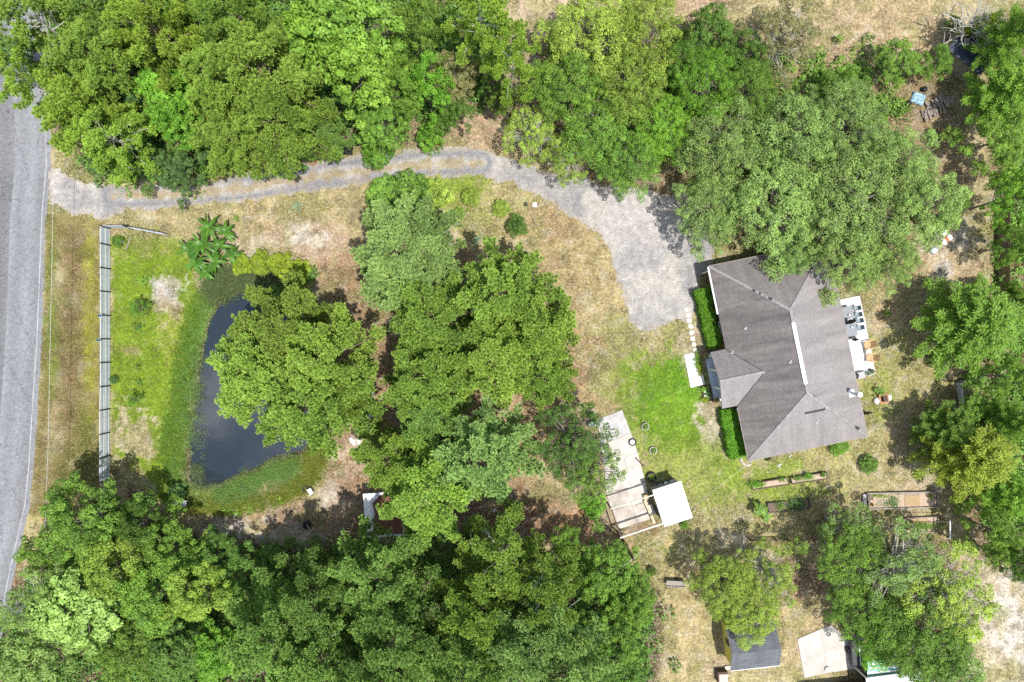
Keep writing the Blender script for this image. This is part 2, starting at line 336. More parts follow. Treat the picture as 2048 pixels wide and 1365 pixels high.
F['banana'] = leaf_mat('banana_leaf', (0.03, 0.1, 0.01), (0.125, 0.27, 0.03), 0.3, 0.006, rough=0.4, spec=0.3)
F['yellow'] = leaf_mat('yellow_green_bed_leaves', (0.15, 0.22, 0.015), (0.48, 0.58, 0.05), 0.35, 0.006)
F['agave'] = leaf_mat('agave_blade', (0.09, 0.14, 0.07), (0.28, 0.36, 0.2), 0.15, 0.006)
F['weed'] = leaf_mat('pond_weed', (0.07, 0.16, 0.03), (0.26, 0.46, 0.09), 0.3, 0.004)
F['reed'] = leaf_mat('grey_green_reeds', (0.10, 0.14, 0.05), (0.28, 0.36, 0.14), 0.3, 0.006)
# ---------------------------------------------------------------- ground, pond, road, driveway
KA = 0.49                                  # lit picture tone -> albedo
def A(c): return np.array(lin(c))*KA
POND = PX([(436, 604), (470, 582), (530, 572), (590, 585), (615, 640), (622, 720), (622, 800), (622, 862), (620, 895), (598, 908),
           (552, 916), (515, 938), (470, 955), (440, 972), (398, 980), (374, 962), (376, 905), (370, 880), (380, 835), (388, 785),
           (396, 735), (402, 690), (414, 640)])
DRIVE = PX([(96, 330), (112, 332), (150, 362), (250, 374), (400, 368), (520, 343), (640, 323), (760, 304), (860, 296), (950, 296), (1010, 316),
            (1060, 335), (1120, 350), (1200, 365), (1290, 380), (1400, 400), (1430, 470), (1425, 520), (1402, 560), (1398, 610), (1385, 640),
            (1330, 652), (1285, 662), (1258, 648), (1238, 585), (1216, 505), (1186, 458), (1130, 428), (1080, 396), (1020, 368), (950, 356),
            (850, 357), (750, 366), (620, 384), (480, 404), (330, 418), (250, 422), (205, 438), (140, 428), (108, 412), (96, 412)])
def E(px, py, rx, ry, ang=0): return ('e', px, py, rx, ry, ang)
def P_(*pts): return ('p', pts)
TAN = (198, 178, 124); OLV = (156, 154, 84); GRN = (126, 160, 44); LUSH = (112, 165, 30); YG = (176, 176, 90); SAND = (226, 216, 202)
PINK = (200, 162, 130); STR = (150, 100, 74); DSTR = (96, 68, 50); BRN = (150, 126, 82)
ZONES = [  # shape, colour, feather metres, strength, noise amount
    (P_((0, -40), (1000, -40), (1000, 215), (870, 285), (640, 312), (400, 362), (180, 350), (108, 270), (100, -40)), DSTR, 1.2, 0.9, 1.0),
    (P_((985, 60), (1360, 40), (1900, 60), (1940, 420), (1850, 560), (1420, 470), (1010, 250)), (150, 118, 85), 2, 0.8, 1.2),
    (E(1740, 60, 170, 80), (205, 176, 130), 3, 0.9, 1.2), (E(1090, 25, 60, 40), (225, 195, 165), 1.5, 0.9, 1), (E(1400, 10, 50, 35), PINK, 2, 0.9, 1),
    (E(950, 268, 110, 40, -15), PINK, 2, 0.8, 1), (E(660, 316, 130, 16, -8), (190, 145, 105), 0.8, 0.8, 1),
    (P_((92, 425), (205, 440), (208, 960), (60, 1030)), (158, 138, 92), 0.7, 0.95, 1.2),
    (E(165, 500, 22, 60), (165, 130, 95), 1, 0.8, 1.2), (E(182, 640, 12, 210), (172, 170, 48), 0.6, 0.9, 1.1), (E(145, 700, 14, 220), (138, 112, 82), 0.7, 0.7, 1.3), (E(106, 640, 10, 230), (130, 145, 62), 0.5, 0.8, 1.1),
    (E(120, 570, 12, 40), (200, 180, 150), 0.5, 0.6, 1.5), (E(112, 850, 14, 40), (205, 180, 155), 0.6, 0.7, 1.4), (E(175, 900, 30, 90), (120, 125, 45), 1, 0.7, 1.2),
    (P_((105, 425), (200, 445), (350, 440), (700, 395), (700, 480), (560, 515), (330, 470), (215, 462), (100, 460)), (178, 160, 108), 1.5, 0.7, 1.3),
    (P_((222, 472), (262, 474), (360, 478), (385, 540), (400, 590), (365, 760), (342, 870), (340, 1010), (250, 975), (222, 960)), (134, 162, 40), 0.7, 0.98, 0.7),
    (E(300, 490, 60, 22), (150, 155, 70), 1, 0.6, 1.3), (E(340, 640, 22, 60), (160, 165, 60), 1, 0.6, 1),
    (E(338, 578, 34, 32, 20), (222, 214, 206), 0.9, 0.95, 1.6), (E(335, 620, 24, 28), (190, 170, 130), 0.9, 0.7, 1.6),
    (E(270, 880, 40, 45), (195, 175, 140), 1.6, 0.85, 1.5), (E(265, 960, 40, 50), (170, 150, 100), 1.6, 0.8, 1.3), (E(265, 700, 22, 10), (150, 135, 75), 0.8, 0.7, 1.2),
    (E(610, 480, 105, 52, -10), (205, 172, 140), 1.6, 0.95, 1.2), (E(605, 468, 55, 26, -20), SAND, 0.9, 0.9, 1.8), (E(570, 425, 130, 26, 6), (192, 172, 112), 2, 0.7, 1.2),
    (E(530, 500, 60, 26), (205, 190, 160), 1, 0.6, 1.5),
    (E(950, 405, 135, 75), (172, 176, 88), 2, 0.9, 1), (E(1010, 480, 80, 45), (172, 164, 92), 2, 0.7, 1.2), (E(920, 375, 70, 24), (140, 165, 55), 1.5, 0.85, 1), (E(1010, 400, 40, 30), (196, 172, 120), 1.3, 0.7, 1.2),
    (E(1120, 500, 120, 70, -30), (184, 158, 104), 2, 0.92, 1.1), (E(1180, 600, 70, 110, -15), (190, 168, 110), 2.2, 0.8, 1.2), (E(1100, 450, 50, 25), (190, 160, 110), 1.2, 0.8, 1),
    (E(1210, 740, 130, 110), (176, 168, 98), 2.5, 0.85, 1.2), (E(1240, 690, 40, 40), (190, 172, 115), 1.5, 0.6, 1.4), (E(1300, 690, 90, 30), (172, 158, 88), 1.5, 0.8, 1.2),
    (E(1290, 830, 140, 120), (150, 162, 72), 3, 0.7, 1.1), (E(1340, 800, 95, 100, 10), LUSH, 2.4, 0.95, 0.9), (E(1290, 740, 50, 40, 30), GRN, 2, 0.8, 1.2), (E(1370, 880, 90, 80), (135, 172, 48), 2.2, 0.85, 0.9), (E(1250, 800, 30, 40), (140, 160, 60), 1.5, 0.7, 1.2),
    (E(1395, 690, 26, 60, -10), (205, 180, 150), 0.8, 0.8, 1.4), (E(1418, 800, 18, 40, -15), (215, 195, 170), 0.8, 0.85, 1.6), (E(1432, 850, 16, 50, -12), (205, 185, 155), 0.8, 0.75, 1.6),
    (E(1440, 985, 130, 60), (150, 168, 70), 2.5, 0.85, 1.1), (E(1400, 945, 90, 45), (140, 168, 58), 2.2, 0.75, 1.1), (E(1250, 670, 60, 40), (158, 160, 84), 2, 0.7, 1.2), (E(1350, 960, 80, 60), (165, 165, 85), 2, 0.6, 1.2), (E(1580, 935, 110, 34, 10), (150, 172, 62), 1.4, 0.9, 0.9),
    (E(1570, 988, 95, 26, 8), (155, 175, 65), 1.3, 0.85, 1), (E(1560, 1050, 110, 32, 4), (196, 182, 110), 1.8, 0.85, 1.2), (E(1470, 1060, 90, 50), (180, 168, 100), 2, 0.7, 1.2),
    (E(1310, 1100, 60, 34), (150, 165, 62), 1.2, 0.85, 1), (E(1280, 1075, 60, 30), (190, 160, 110), 1, 0.6, 1.4), (E(1460, 1085, 24, 30), (215, 195, 165), 0.9, 0.8, 1.5),
    (E(1780, 730, 70, 130, 8), (172, 170, 88), 2.5, 0.85, 1.2), (E(1765, 800, 40, 60), (150, 165, 70), 1.5, 0.6, 1.4), (E(1850, 800, 60, 90), (192, 176, 108), 2.2, 0.8, 1.2),
    (E(1740, 640, 40, 30), (205, 185, 150), 1.2, 0.7, 1.6), (E(1830, 600, 90, 60), (196, 166, 112), 2, 0.8, 1.3), (E(1900, 510, 90, 70), (206, 178, 136), 2, 0.9, 1.2),
    (E(1900, 480, 45, 26, 10), (218, 205, 190), 1, 0.8, 1.6), (E(1887, 538, 20, 17), (206, 196, 186), 0.35, 0.97, 0.6), (E(1720, 910, 130, 60), (186, 172, 104), 2, 0.8, 1.2),
    (E(1870, 940, 80, 60, 30), (214, 190, 156), 1.6, 0.9, 1.4), (E(1820, 860, 40, 30), (205, 170, 130), 1.3, 0.6, 1.4), (E(1900, 1030, 80, 60), (198, 172, 120), 2, 0.7, 1.2),
    (E(1740, 930, 24, 22), (205, 185, 155), 0.7, 0.8, 1.4), (E(1640, 1030, 50, 25), (170, 130, 95), 1, 0.7, 1.4),
    (E(1330, 1240, 110, 140), (202, 180, 118), 2.5, 0.9, 1.2), (E(1300, 1330, 80, 40), (215, 190, 140), 1.5, 0.7, 1.3), (E(1620, 1250, 60, 130), (208, 180, 130), 2, 0.9, 1.2),
    (E(2000, 1250, 100, 130), (222, 204, 172), 3, 0.95, 1.3), (E(2030, 1230, 40, 90), (236, 226, 210), 1.5, 0.8, 1.6), (E(1450, 1345, 40, 30), (190, 165, 130), 1, 0.7, 1.2),
    (E(1560, 1355, 90, 18), (200, 185, 120), 1.2, 0.8, 1.2),
    (P_((400, 1005), (640, 930), (740, 960), (800, 1090), (700, 1100), (420, 1085), (350, 1060)), (186, 152, 116), 1.5, 0.92, 1.2),
    (E(570, 1070, 150, 16, 2), (226, 212, 198), 0.7, 0.9, 2.2), (E(655, 990, 36, 46, 20), (214, 198, 180), 1.1, 0.85, 1.9), (E(430, 1055, 50, 26), (200, 184, 168), 1.2, 0.7, 1.6),
    (E(680, 1050, 70, 30), (150, 118, 72), 1.2, 0.7, 1.2), (E(625, 935, 20, 45, 10), (196, 180, 60), 0.7, 0.9, 1), (E(610, 965, 45, 16, 30), (150, 165, 40), 0.6, 0.85, 1),
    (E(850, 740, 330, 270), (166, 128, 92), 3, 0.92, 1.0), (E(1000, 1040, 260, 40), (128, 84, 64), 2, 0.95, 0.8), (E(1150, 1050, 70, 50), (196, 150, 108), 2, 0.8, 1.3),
    (E(700, 900, 40, 30), (205, 180, 150), 1.2, 0.8, 1.8), (E(1010, 800, 50, 40), (196, 150, 115), 1.4, 0.7, 1.3), (E(1120, 830, 90, 40), (190, 160, 108), 2, 0.7, 1.2), (E(1230, 1010, 30, 40), (205, 185, 150), 1, 0.7, 1.4),
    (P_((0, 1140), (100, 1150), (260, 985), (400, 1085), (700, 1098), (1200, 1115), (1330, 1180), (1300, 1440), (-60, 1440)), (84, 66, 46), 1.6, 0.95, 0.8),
    (E(150, 1330, 120, 60), (120, 80, 60), 2, 0.7, 1), (E(70, 1150, 40, 40), (175, 135, 95), 1.2, 0.8, 1.2),
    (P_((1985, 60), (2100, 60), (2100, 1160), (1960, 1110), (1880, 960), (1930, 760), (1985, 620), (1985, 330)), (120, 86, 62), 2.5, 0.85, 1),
    (P_((1640, 1090), (1900, 1080), (1960, 1220), (1880, 1400), (1700, 1400), (1700, 1230)), (110, 90, 60), 2, 0.8, 1),
    (E(1600, 1150, 60, 50), (140, 105, 80), 1.6, 0.8, 1),
]
def ground_color(x, y):
    c = np.empty(x.shape+(3,)); n = fbm(x, y, 0.16, 4); n2 = fbm(x, y, 0.9, 4, 31.0); n3 = fbm(x, y, 2.2, 3, 71.0)
    k = smooth01(0.35, 0.65, 0.6*n+0.4*n2)[..., None]
    c[:] = A(TAN)*(1-k)+A(OLV)*k
    for sh, colr, fe, st, nz in ZONES:
        if sh[0] == 'e':
            _, px, py, rx, ry, an = sh; gx, gy = G(px, py); ca, sa = math.cos(R(an)), math.sin(R(an))
            dx = x-gx; dy = y-gy; u = (dx*ca+dy*sa)/(rx/20); v = (-dx*sa+dy*ca)/(ry/20)
            d = (1-np.sqrt(u*u+v*v))*min(rx, ry)/20
        else:
            d = sdf(x, y, PX(sh[1]))
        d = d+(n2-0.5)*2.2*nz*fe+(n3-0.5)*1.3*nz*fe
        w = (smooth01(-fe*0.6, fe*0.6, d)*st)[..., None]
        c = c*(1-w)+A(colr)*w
    dp = sdf(x, y, POND)                                       # lush fringe and wet mud round the pond
    w = (smooth01(-2.2, -1.4, dp+(n2-0.5)*1.5)*0.85)[..., None]; c = c*(1-w)+A((112, 140, 50))*w
    w = smooth01(-0.5, 0.2, dp+(n2-0.5)*0.8)[..., None]; c = c*(1-w)+A((72, 62, 46))*w
    n4 = fbm(x, y, 1.3, 3, 91.0); n5 = fbm(x, y, 0.45, 4, 57.0)
    dry = smooth01(1.12, 0.95, c[..., 1]/np.maximum(c[..., 0], 1e-4))                    # bleached, olive and rusty patches in the dry grass
    for colr, nn, lo, hi, st in (((150, 146, 72), n5, 0.5, 0.66, 0.6), ((178, 148, 98), n5, 0.42, 0.3, 0.3), ((226, 214, 186), n4, 0.62, 0.74, 0.4), ((132, 116, 72), n4, 0.4, 0.28, 0.5)):
        w = (smooth01(min(lo, hi), max(lo, hi), nn) if hi > lo else 1-smooth01(hi, lo, nn)); w = (w*st*(0.25+0.75*dry))[..., None]; c = c*(1-w)+A(colr)*w*(0.3+0.7*np.minimum(c.mean(-1, keepdims=True)/0.22, 1.2))
    k = (0.8+0.4*fbm(x, y, 0.5, 3, 5.0)+0.55*(n3-0.5))[..., None]
    c = c*k; l = c.mean(-1, keepdims=True); w = np.where(c[..., 1:2] > c[..., 0:1]*1.02, 0.0, 0.07)
    return np.clip(c*(1-w)+l*w, 0.004, 0.85)
def axis(a, b, step, far):
    v = list(np.arange(a, b+1e-6, step)); s = step*1.6; lo = [a]; hi = [b]
    while lo[-1] > -far: lo.append(lo[-1]-s); hi.append(hi[-1]+s); s *= 1.45
    return np.array(lo[:0:-1]+v+hi[1:])
gx = axis(-57, 57, 0.22, 420); gy = axis(-40, 40, 0.22, 420)
X, Y = np.meshgrid(gx, gy); dpond = sdf(X, Y, POND)
Z = 0.06*(fbm(X, Y, 0.07, 3)-0.5)*0 - 1.1*smooth01(-0.35, 1.6, dpond)-0.12*smooth01(-1.6, 0.0, dpond)
ny, nx = X.shape; idx = np.arange(nx*ny).reshape(ny, nx)
Fq = np.stack([idx[:-1, :-1], idx[:-1, 1:], idx[1:, 1:], idx[1:, :-1]], -1).reshape(-1, 4)
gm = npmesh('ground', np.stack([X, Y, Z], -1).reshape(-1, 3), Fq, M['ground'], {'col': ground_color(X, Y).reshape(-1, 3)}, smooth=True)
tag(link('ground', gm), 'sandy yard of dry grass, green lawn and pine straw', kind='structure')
def sheet(name, field, x0, x1, y0, y1, cell, z, material, colf, label):
    xs = np.arange(x0, x1, cell); ys = np.arange(y0, y1, cell); XX, YY = np.meshgrid(xs, ys); d = field(XX, YY)
    n_, m_ = XX.shape; keep = (d[:-1, :-1] > 0) & (d[1:, 1:] > 0); ii = np.arange(n_*m_).reshape(n_, m_)
    Fc = np.stack([ii[:-1, :-1][keep], ii[:-1, 1:][keep], ii[1:, 1:][keep], ii[1:, :-1][keep]], -1)
    u, inv = np.unique(Fc, return_inverse=True); Fc = inv.reshape(-1, 4)
    vx = XX.ravel()[u]; vy = YY.ravel()[u]
    me = npmesh(name, np.stack([vx, vy, np.full(len(u), z)], -1), Fc, material, {'col': colf(vx, vy, d.ravel()[u])})
    return tag(link(name, me), label, kind='structure')
# road: a strip of asphalt in two lanes, following the left edge of the picture
def edge_x(y):                                             # right kerb-less edge of the asphalt, metres
    ys = np.array([G(0, p)[1] for p in (1700, 1330, 1150, 1010, 930, 800, 680, 560, 430, 330, 200, 0, -300)][::1])
    xs = np.array([G(p, 0)[0] for p in (-110, -8, 28, 60, 68, 76, 84, 89, 94, 103, 100, 88, 60)])
    return np.interp(y, ys, xs)
def asph(name, a, b, z, colr, label, y0=-75, y1=75):
    ys = np.arange(y0, y1, 0.5); ex = edge_x(ys); w = (fbm(ys*1.0, ys*0, 0.9, 3)-0.5)*0.25
    nc = 14; V = []; C = []
    for j in range(nc+1):
        t = j/nc; V.append(np.stack([ex+a+(b-a)*t+(w if j == nc and b > -0.1 else 0), ys, np.full(len(ys), z)], -1))
        cc = np.array(colr)[None]*(1+0.45*(fbm(ys*0.6, ys*0+j*0.47, 0.35, 4)-0.5)[:, None])*(1+0.08*math.cos(t*4*math.pi)); C.append(cc)
    V = np.concatenate(V); C = np.concatenate(C); n_ = len(ys); ii = np.arange((nc+1)*n_).reshape(nc+1, n_)
    Fc = np.stack([ii[:-1, :-1], ii[1:, :-1], ii[1:, 1:], ii[:-1, 1:]], -1).reshape(-1, 4)
    return tag(link(name, npmesh(name, V, Fc, M['asphalt'], {'col': C})), label, kind='structure')
M['asphalt'] = attr_mat('asphalt', True, 0.9, fine=12.0, amp=0.22, gravel=True, cracks=True)
asph('road', -3.65, 0.0, 0.012, (0.165, 0.165, 0.172), 'pale grey asphalt road lane running along the verge')
asph('road_lane', -7.4, -3.65, 0.008, (0.118, 0.118, 0.122), 'darker grey asphalt far lane of the road')
ys = np.arange(-75, 75, 0.5); ex = edge_x(ys)
V = np.concatenate([np.stack([ex-0.55, ys, ys*0+0.017], -1), np.stack([ex-0.45, ys, ys*0+0.017], -1)]); n_ = len(ys)
Fl = np.stack([np.arange(n_-1), np.arange(n_-1)+n_, np.arange(1, n_)+n_, np.arange(1, n_)], -1)
M['line'] = mat('worn_road_paint', (0.3, 0.3, 0.3), 0.8, 0.35, 1.3)
tag(link('road_marking', npmesh('road_marking', V, Fl, M['line'])), 'thin worn white edge line on the road', kind='structure')
def dfield(x, y):
    d = sdf(x, y, DRIVE); n = fbm(x, y, 0.8, 4, 3.0); return d+(n-0.5)*1.1+(fbm(x, y, 3.5, 2, 8)-0.5)*0.5
TRK = [G(*p) for p in [(230, 392), (400, 385), (520, 372), (640, 352), (760, 338), (850, 328), (960, 326)]]
def strip_d(x, y):
    d = np.full(x.shape, 1e9); P = np.array(TRK)
    for i in range(len(P)-1):
        a = P[i]; b = P[i+1]; e = b-a; t = np.clip(((x-a[0])*e[0]+(y-a[1])*e[1])/(e@e), 0, 1)
        d = np.minimum(d, np.hypot(x-a[0]-t*e[0], y-a[1]-t*e[1]))
    return d
def dcol(x, y, d):
    n = fbm(x, y, 0.5, 4, 13.0); n2 = fbm(x, y, 1.8, 4, 43.0)
    nn_ = smooth01(0.3, 0.7, n)[:, None]; g = A((170, 165, 162))[None]*(1-nn_)+A((212, 203, 190))[None]*nn_
    ex_ = np.clip(1-np.hypot(x-G(1290, 420)[0], y-G(1290, 420)[1])/6.5, 0, 1)
    w = np.clip(ex_*1.5*(0.4+n2), 0, 0.9)[:, None]; g = g*(1-w)+A((214, 204, 196))*w                  # pale turning place
    sd_ = strip_d(x, y); w = (np.exp(-((sd_-0.95)/0.38)**2)*0.9*(0.5+n2))[:, None]; g = g*(1-w)+A((150, 148, 150))*w                  # packed wheel tracks
    w = (smooth01(0.6, 0.1, strip_d(x, y)+(n2-0.5)*1.3)*0.75)[:, None]; g = g*(1-w)+A((190, 165, 110))*w   # dead grass between the wheel tracks
    w = (smooth01(0.6, 0.0, d+(n2-0.5)*0.8)*0.5)[:, None]; g = g*(1-w)+A((196, 176, 146))*w
    return g*(0.8+0.4*n2)[:, None]
sheet('driveway', dfield, -48, 21, -1, 21, 0.11, 0.02, M['gravel'], dcol, 'grey gravel driveway curving from the road to the house')
# pond water
M['water'] = bpy.data.materials.new('pond_water'); M['water'].use_nodes = True
_t = M['water'].node_tree; _p = _t.nodes['Principled BSDF']; _p.inputs['Base Color'].default_value = (0.02, 0.027, 0.034, 1)
_p.inputs['Roughness'].default_value = 0.03; _p.inputs['IOR'].default_value = 1.45; _p.inputs['Specular IOR Level'].default_value = 0.85
_n = N(_t, 'ShaderNodeTexNoise'); _n.inputs['Scale'].default_value = 0.9; _n.inputs['Detail'].default_value = 3
_b = N(_t, 'ShaderNodeBump'); _b.inputs['Strength'].default_value = 0.05; _b.inputs['Distance'].default_value = 0.05
_g = N(_t, 'ShaderNodeNewGeometry'); _t.links.new(_g.outputs['Position'], _n.inputs['Vector'])
_t.links.new(_n.outputs['Fac'], _b.inputs['Height']); _t.links.new(_b.outputs['Normal'], _p.inputs['Normal'])
b = B(); b.add([(p[0]*1.0, p[1], -0.34) for p in [G(345, 550), G(345, 1010), G(650, 1010), G(650, 550)]], [(0, 1, 2, 3)])
tag(b.build('pond_water', M['water']), 'dark still pond mirroring sky and clouds', kind='structure')

# ---------------------------------------------------------------- grass and other uncountable growth
def blades(name, pts, zs, cols, hmin, hmax, width, lean, label, cat=None, per=1, z0=0.0):
    """bent blades: a triangle each, or two for tall ones"""
    n = len(pts); r = RNG
    h = r.uniform(hmin, hmax, n); a = r.uniform(0, 2*np.pi, n); l = r.uniform(lean*0.4, lean, n)*h
    bx, by = pts[:, 0], pts[:, 1]; dx, dy = np.cos(a), np.sin(a); w = width*r.uniform(0.6, 1.3, n)
    p0 = np.stack([bx-dy*w, by+dx*w, zs], -1); p1 = np.stack([bx+dy*w, by-dx*w, zs], -1); p2 = np.stack([bx+dx*l, by+dy*l, zs+h], -1)
    V = np.stack([p0, p1, p2], 1).reshape(-1, 3); Fc = np.arange(3*n).reshape(n, 3)
    C = np.repeat(cols, 3, axis=0)
    o = link(name, npmesh(name, V, Fc, M['blade'], {'col': C})); tag(o, label, cat, kind='stuff'); return o
def rand_in(poly_px, n):
    P = np.array(PX(poly_px)); lo = P.min(0); hi = P.max(0); out = []
    while sum(map(len, out)) < n:
        q = RNG.uniform(lo, hi, (n*2, 2)); out.append(q[sdf(q[:, 0], q[:, 1], P) > 0])
    return np.concatenate(out)[:n]
VERGE = [(94, 430), (204, 445), (206, 955), (150, 1030), (64, 1040), (84, 800), (92, 560)]
q = rand_in(VERGE, 70000); c = ground_color(q[:, 0], q[:, 1])*RNG.uniform(0.7, 1.45, (len(q), 1))
k = RNG.rand(len(q)) < 0.22; c[k] = c[k]*np.array([0.8, 1.15, 0.6])
k = RNG.rand(len(q)) < 0.1; c[k] = A((215, 190, 140))*RNG.uniform(0.7, 1.2, (k.sum(), 1))
blades('verge_grass', q, np.zeros(len(q)), c*1.6, 0.08, 0.24, 0.035, 2.6, 'rough tawny and green grass on the road verge', 'grass')
q = np.stack([RNG.uniform(-46, 52, 420000), RNG.uniform(-34.5, 34.5, 420000)], -1)
inw = np.zeros(len(q), bool)
dd = sdf(q[:, 0], q[:, 1], DRIVE); dpn = sdf(q[:, 0], q[:, 1], POND)
wood = (sdf(q[:, 0], q[:, 1], PX(ZONES[0][0][1])) > 1) | (sdf(q[:, 0], q[:, 1], PX([(0, 1140), (260, 1000), (1330, 1180), (1300, 1440), (-60, 1440)])) > 1)
q = q[(dd < 0.2) & (dpn < -0.3) & ~wood & (q[:, 0] > edge_x(q[:, 1])+0.1)]
c = ground_color(q[:, 0], q[:, 1]); grn = smooth01(1.0, 1.35, c[:, 1]/np.maximum(c[:, 0], 1e-4))
keep = RNG.rand(len(q)) < 0.3+0.7*grn; q = q[keep]; c = c[keep]
c = c*RNG.uniform(0.5, 1.6, (len(q), 1)); k = RNG.rand(len(q)) < 0.13-0.11*smooth01(1.0, 1.3, c[:, 1]/np.maximum(c[:, 0], 1e-4)); c[k] = A((232, 212, 160))*RNG.uniform(0.7, 1.1, (k.sum(), 1))
blades('lawn_grass', q, np.zeros(len(q)), c, 0.03, 0.09, 0.03, 2.6, 'short patchy lawn grass between house and pond', 'grass')
def fringe(name, poly, n, hmin, hmax, w, cs, label, zfun=None, lean=1.8):
    q = rand_in(poly, n*2)+RNG.normal(size=(n*2, 2))*0.38; q = q[np.argsort(-fbm(q[:, 0], q[:, 1], 1.6, 3, 12.0)-RNG.rand(n*2)*0.7)[:n]]; c = np.array([A(x) for x in cs])[RNG.randint(0, len(cs), n)]*RNG.uniform(0.9, 1.9, (n, 1))
    d = sdf(q[:, 0], q[:, 1], POND); zs = np.maximum(-1.1*smooth01(-0.35, 1.6, d)-0.12*smooth01(-1.6, 0, d), -0.34)
    return blades(name, q, zs, c, hmin, hmax, w, lean, label, 'grass')
fringe('bank_grass', [(396, 590), (380, 640), (366, 690), (352, 760), (350, 800), (338, 850), (330, 900), (338, 960), (335, 1000), (372, 1014), (350, 960), (352, 900), (366, 850), (368, 800), (384, 720), (392, 650), (420, 600)], 9000, 0.12, 0.35, 0.04,
       [(105, 150, 45), (125, 158, 55), (90, 132, 45), (150, 160, 70)], 'long yellow green grass along the west pond bank')
fringe('pond_reeds', [(412, 566), (440, 545), (560, 535), (605, 552), (600, 574), (530, 568), (470, 580), (440, 596), (420, 606)], 9000, 0.25, 0.6, 0.03,
       [(120, 140, 85), (140, 150, 100), (100, 130, 70), (95, 95, 70)], 'grey green reeds at the top end of the pond')
fringe('bank_grass', [(600, 985), (560, 1000), (470, 1020), (370, 1018), (420, 1008), (540, 998), (612, 955), (622, 905), (645, 880), (640, 940)], 9000, 0.12, 0.4, 0.04,
       [(140, 150, 60), (115, 140, 50), (160, 155, 75)], 'yellow green grass along the lower pond bank')
# ---------------------------------------------------------------- plants: crown and trunk shapes, shared between alike plants
def unit(v): return v/np.maximum(np.linalg.norm(v, axis=-1, keepdims=True), 1e-6)
def rdir(n, r): return unit(r.normal(size=(n, 3)))
def leaves(c, nrm, L, Wd, r, fold=0.25):
    """diamond leaves: centre, facing normal, length, width -> V, F(quads)"""
    n = len(c); t = unit(np.cross(nrm, rdir(n, r))); s = np.cross(nrm, t)
    L = np.broadcast_to(L, (n,))[:, None]; Wd = np.broadcast_to(Wd, (n,))[:, None]
    V = np.stack([c-t*L/2, c+s*Wd/2+nrm*Wd*fold*0.3, c+t*L/2-nrm*L*0.12, c-s*Wd/2+nrm*Wd*fold*0.3], 1).reshape(-1, 3)
    return V, np.arange(4*n).reshape(n, 4)
def crown_mesh(name, clumps, cr, leaf, n_leaf, r, flat=0.65, spread=0.55, wid=0.6, bottom=-0.25, light=0.5):
    """clumps of leaves on flattened balls; tint varies per clump and per leaf"""
    m = len(clumps); rad = cr*r.uniform(0.7, 1.25, m)
    ci = np.repeat(np.arange(m), n_leaf); d = rdir(len(ci), r)
    d[:, 2] = np.where(d[:, 2] < bottom, -d[:, 2], d[:, 2])
    rr = r.uniform(0.55, 1.0, len(ci))**0.6*(1+0.2*np.sin(d[:, 0]*5+ci)*np.cos(d[:, 1]*5+ci*1.7))
    p = clumps[ci]+d*np.array([1, 1, flat])*(rad[ci]*rr)[:, None]
    nrm = unit(d*0.85+np.array([0, 0, 0.5])+r.normal(size=d.shape)*spread*0.75)
    V, Fc = leaves(p, nrm, leaf*r.uniform(0.7, 1.3, len(ci)), leaf*wid*r.uniform(0.7, 1.2, len(ci)), r)
    tint = np.clip(light+r.normal(size=m)[ci]*0.13+r.normal(size=len(ci))*0.22, 0, 1)
    return npmesh(name, V, Fc, None, {'tint': np.repeat(tint, 4)})
def dome(n, Rr, z0, z1, r, lump=0.18, inner=0.25):
    """clump centres on an uneven dome"""
    i = np.arange(n)+0.5; a = i*2.39996+r.uniform(0, 6.28); q = np.sqrt(i/n)
    k = 1+lump*np.sin(3*a+r.uniform(0, 6))+lump*0.7*np.sin(5*a+r.uniform(0, 6))
    rad = Rr*q*k*r.uniform(0.9, 1.08, n)
    z = z0+(z1-z0)*np.sqrt(np.clip(1-(q*0.97)**2, 0, 1))*r.uniform(0.78, 1.05, n)
    z = z-np.where(r.rand(n) < inner, r.uniform(0.1, 0.35, n)*(z1-z0), 0)
    return np.stack([rad*np.cos(a), rad*np.sin(a), z], -1)
def dome2(nb, per, Rr, z0, z1, br, r, lump=0.18, inner=0.3):
    """boughs on an uneven dome, each a cluster of clumps"""
    b0 = dome(nb, Rr-br*0.55, z0, z1, r, lump, inner); out = []
    for c in b0:
        k = br*r.uniform(0.7, 1.3); m = max(2, int(per*k*k/br/br*r.uniform(0.85, 1.15))); i = np.arange(m)+0.4; a = i*2.39996+r.uniform(0, 6); q = np.sqrt(i/m)*k
        out.append(np.stack([c[0]+q*np.cos(a), c[1]+q*np.sin(a), c[2]+0.45*k-0.75*k*(q/k)**2+r.normal(size=m)*0.15], -1))
    return np.concatenate(out)
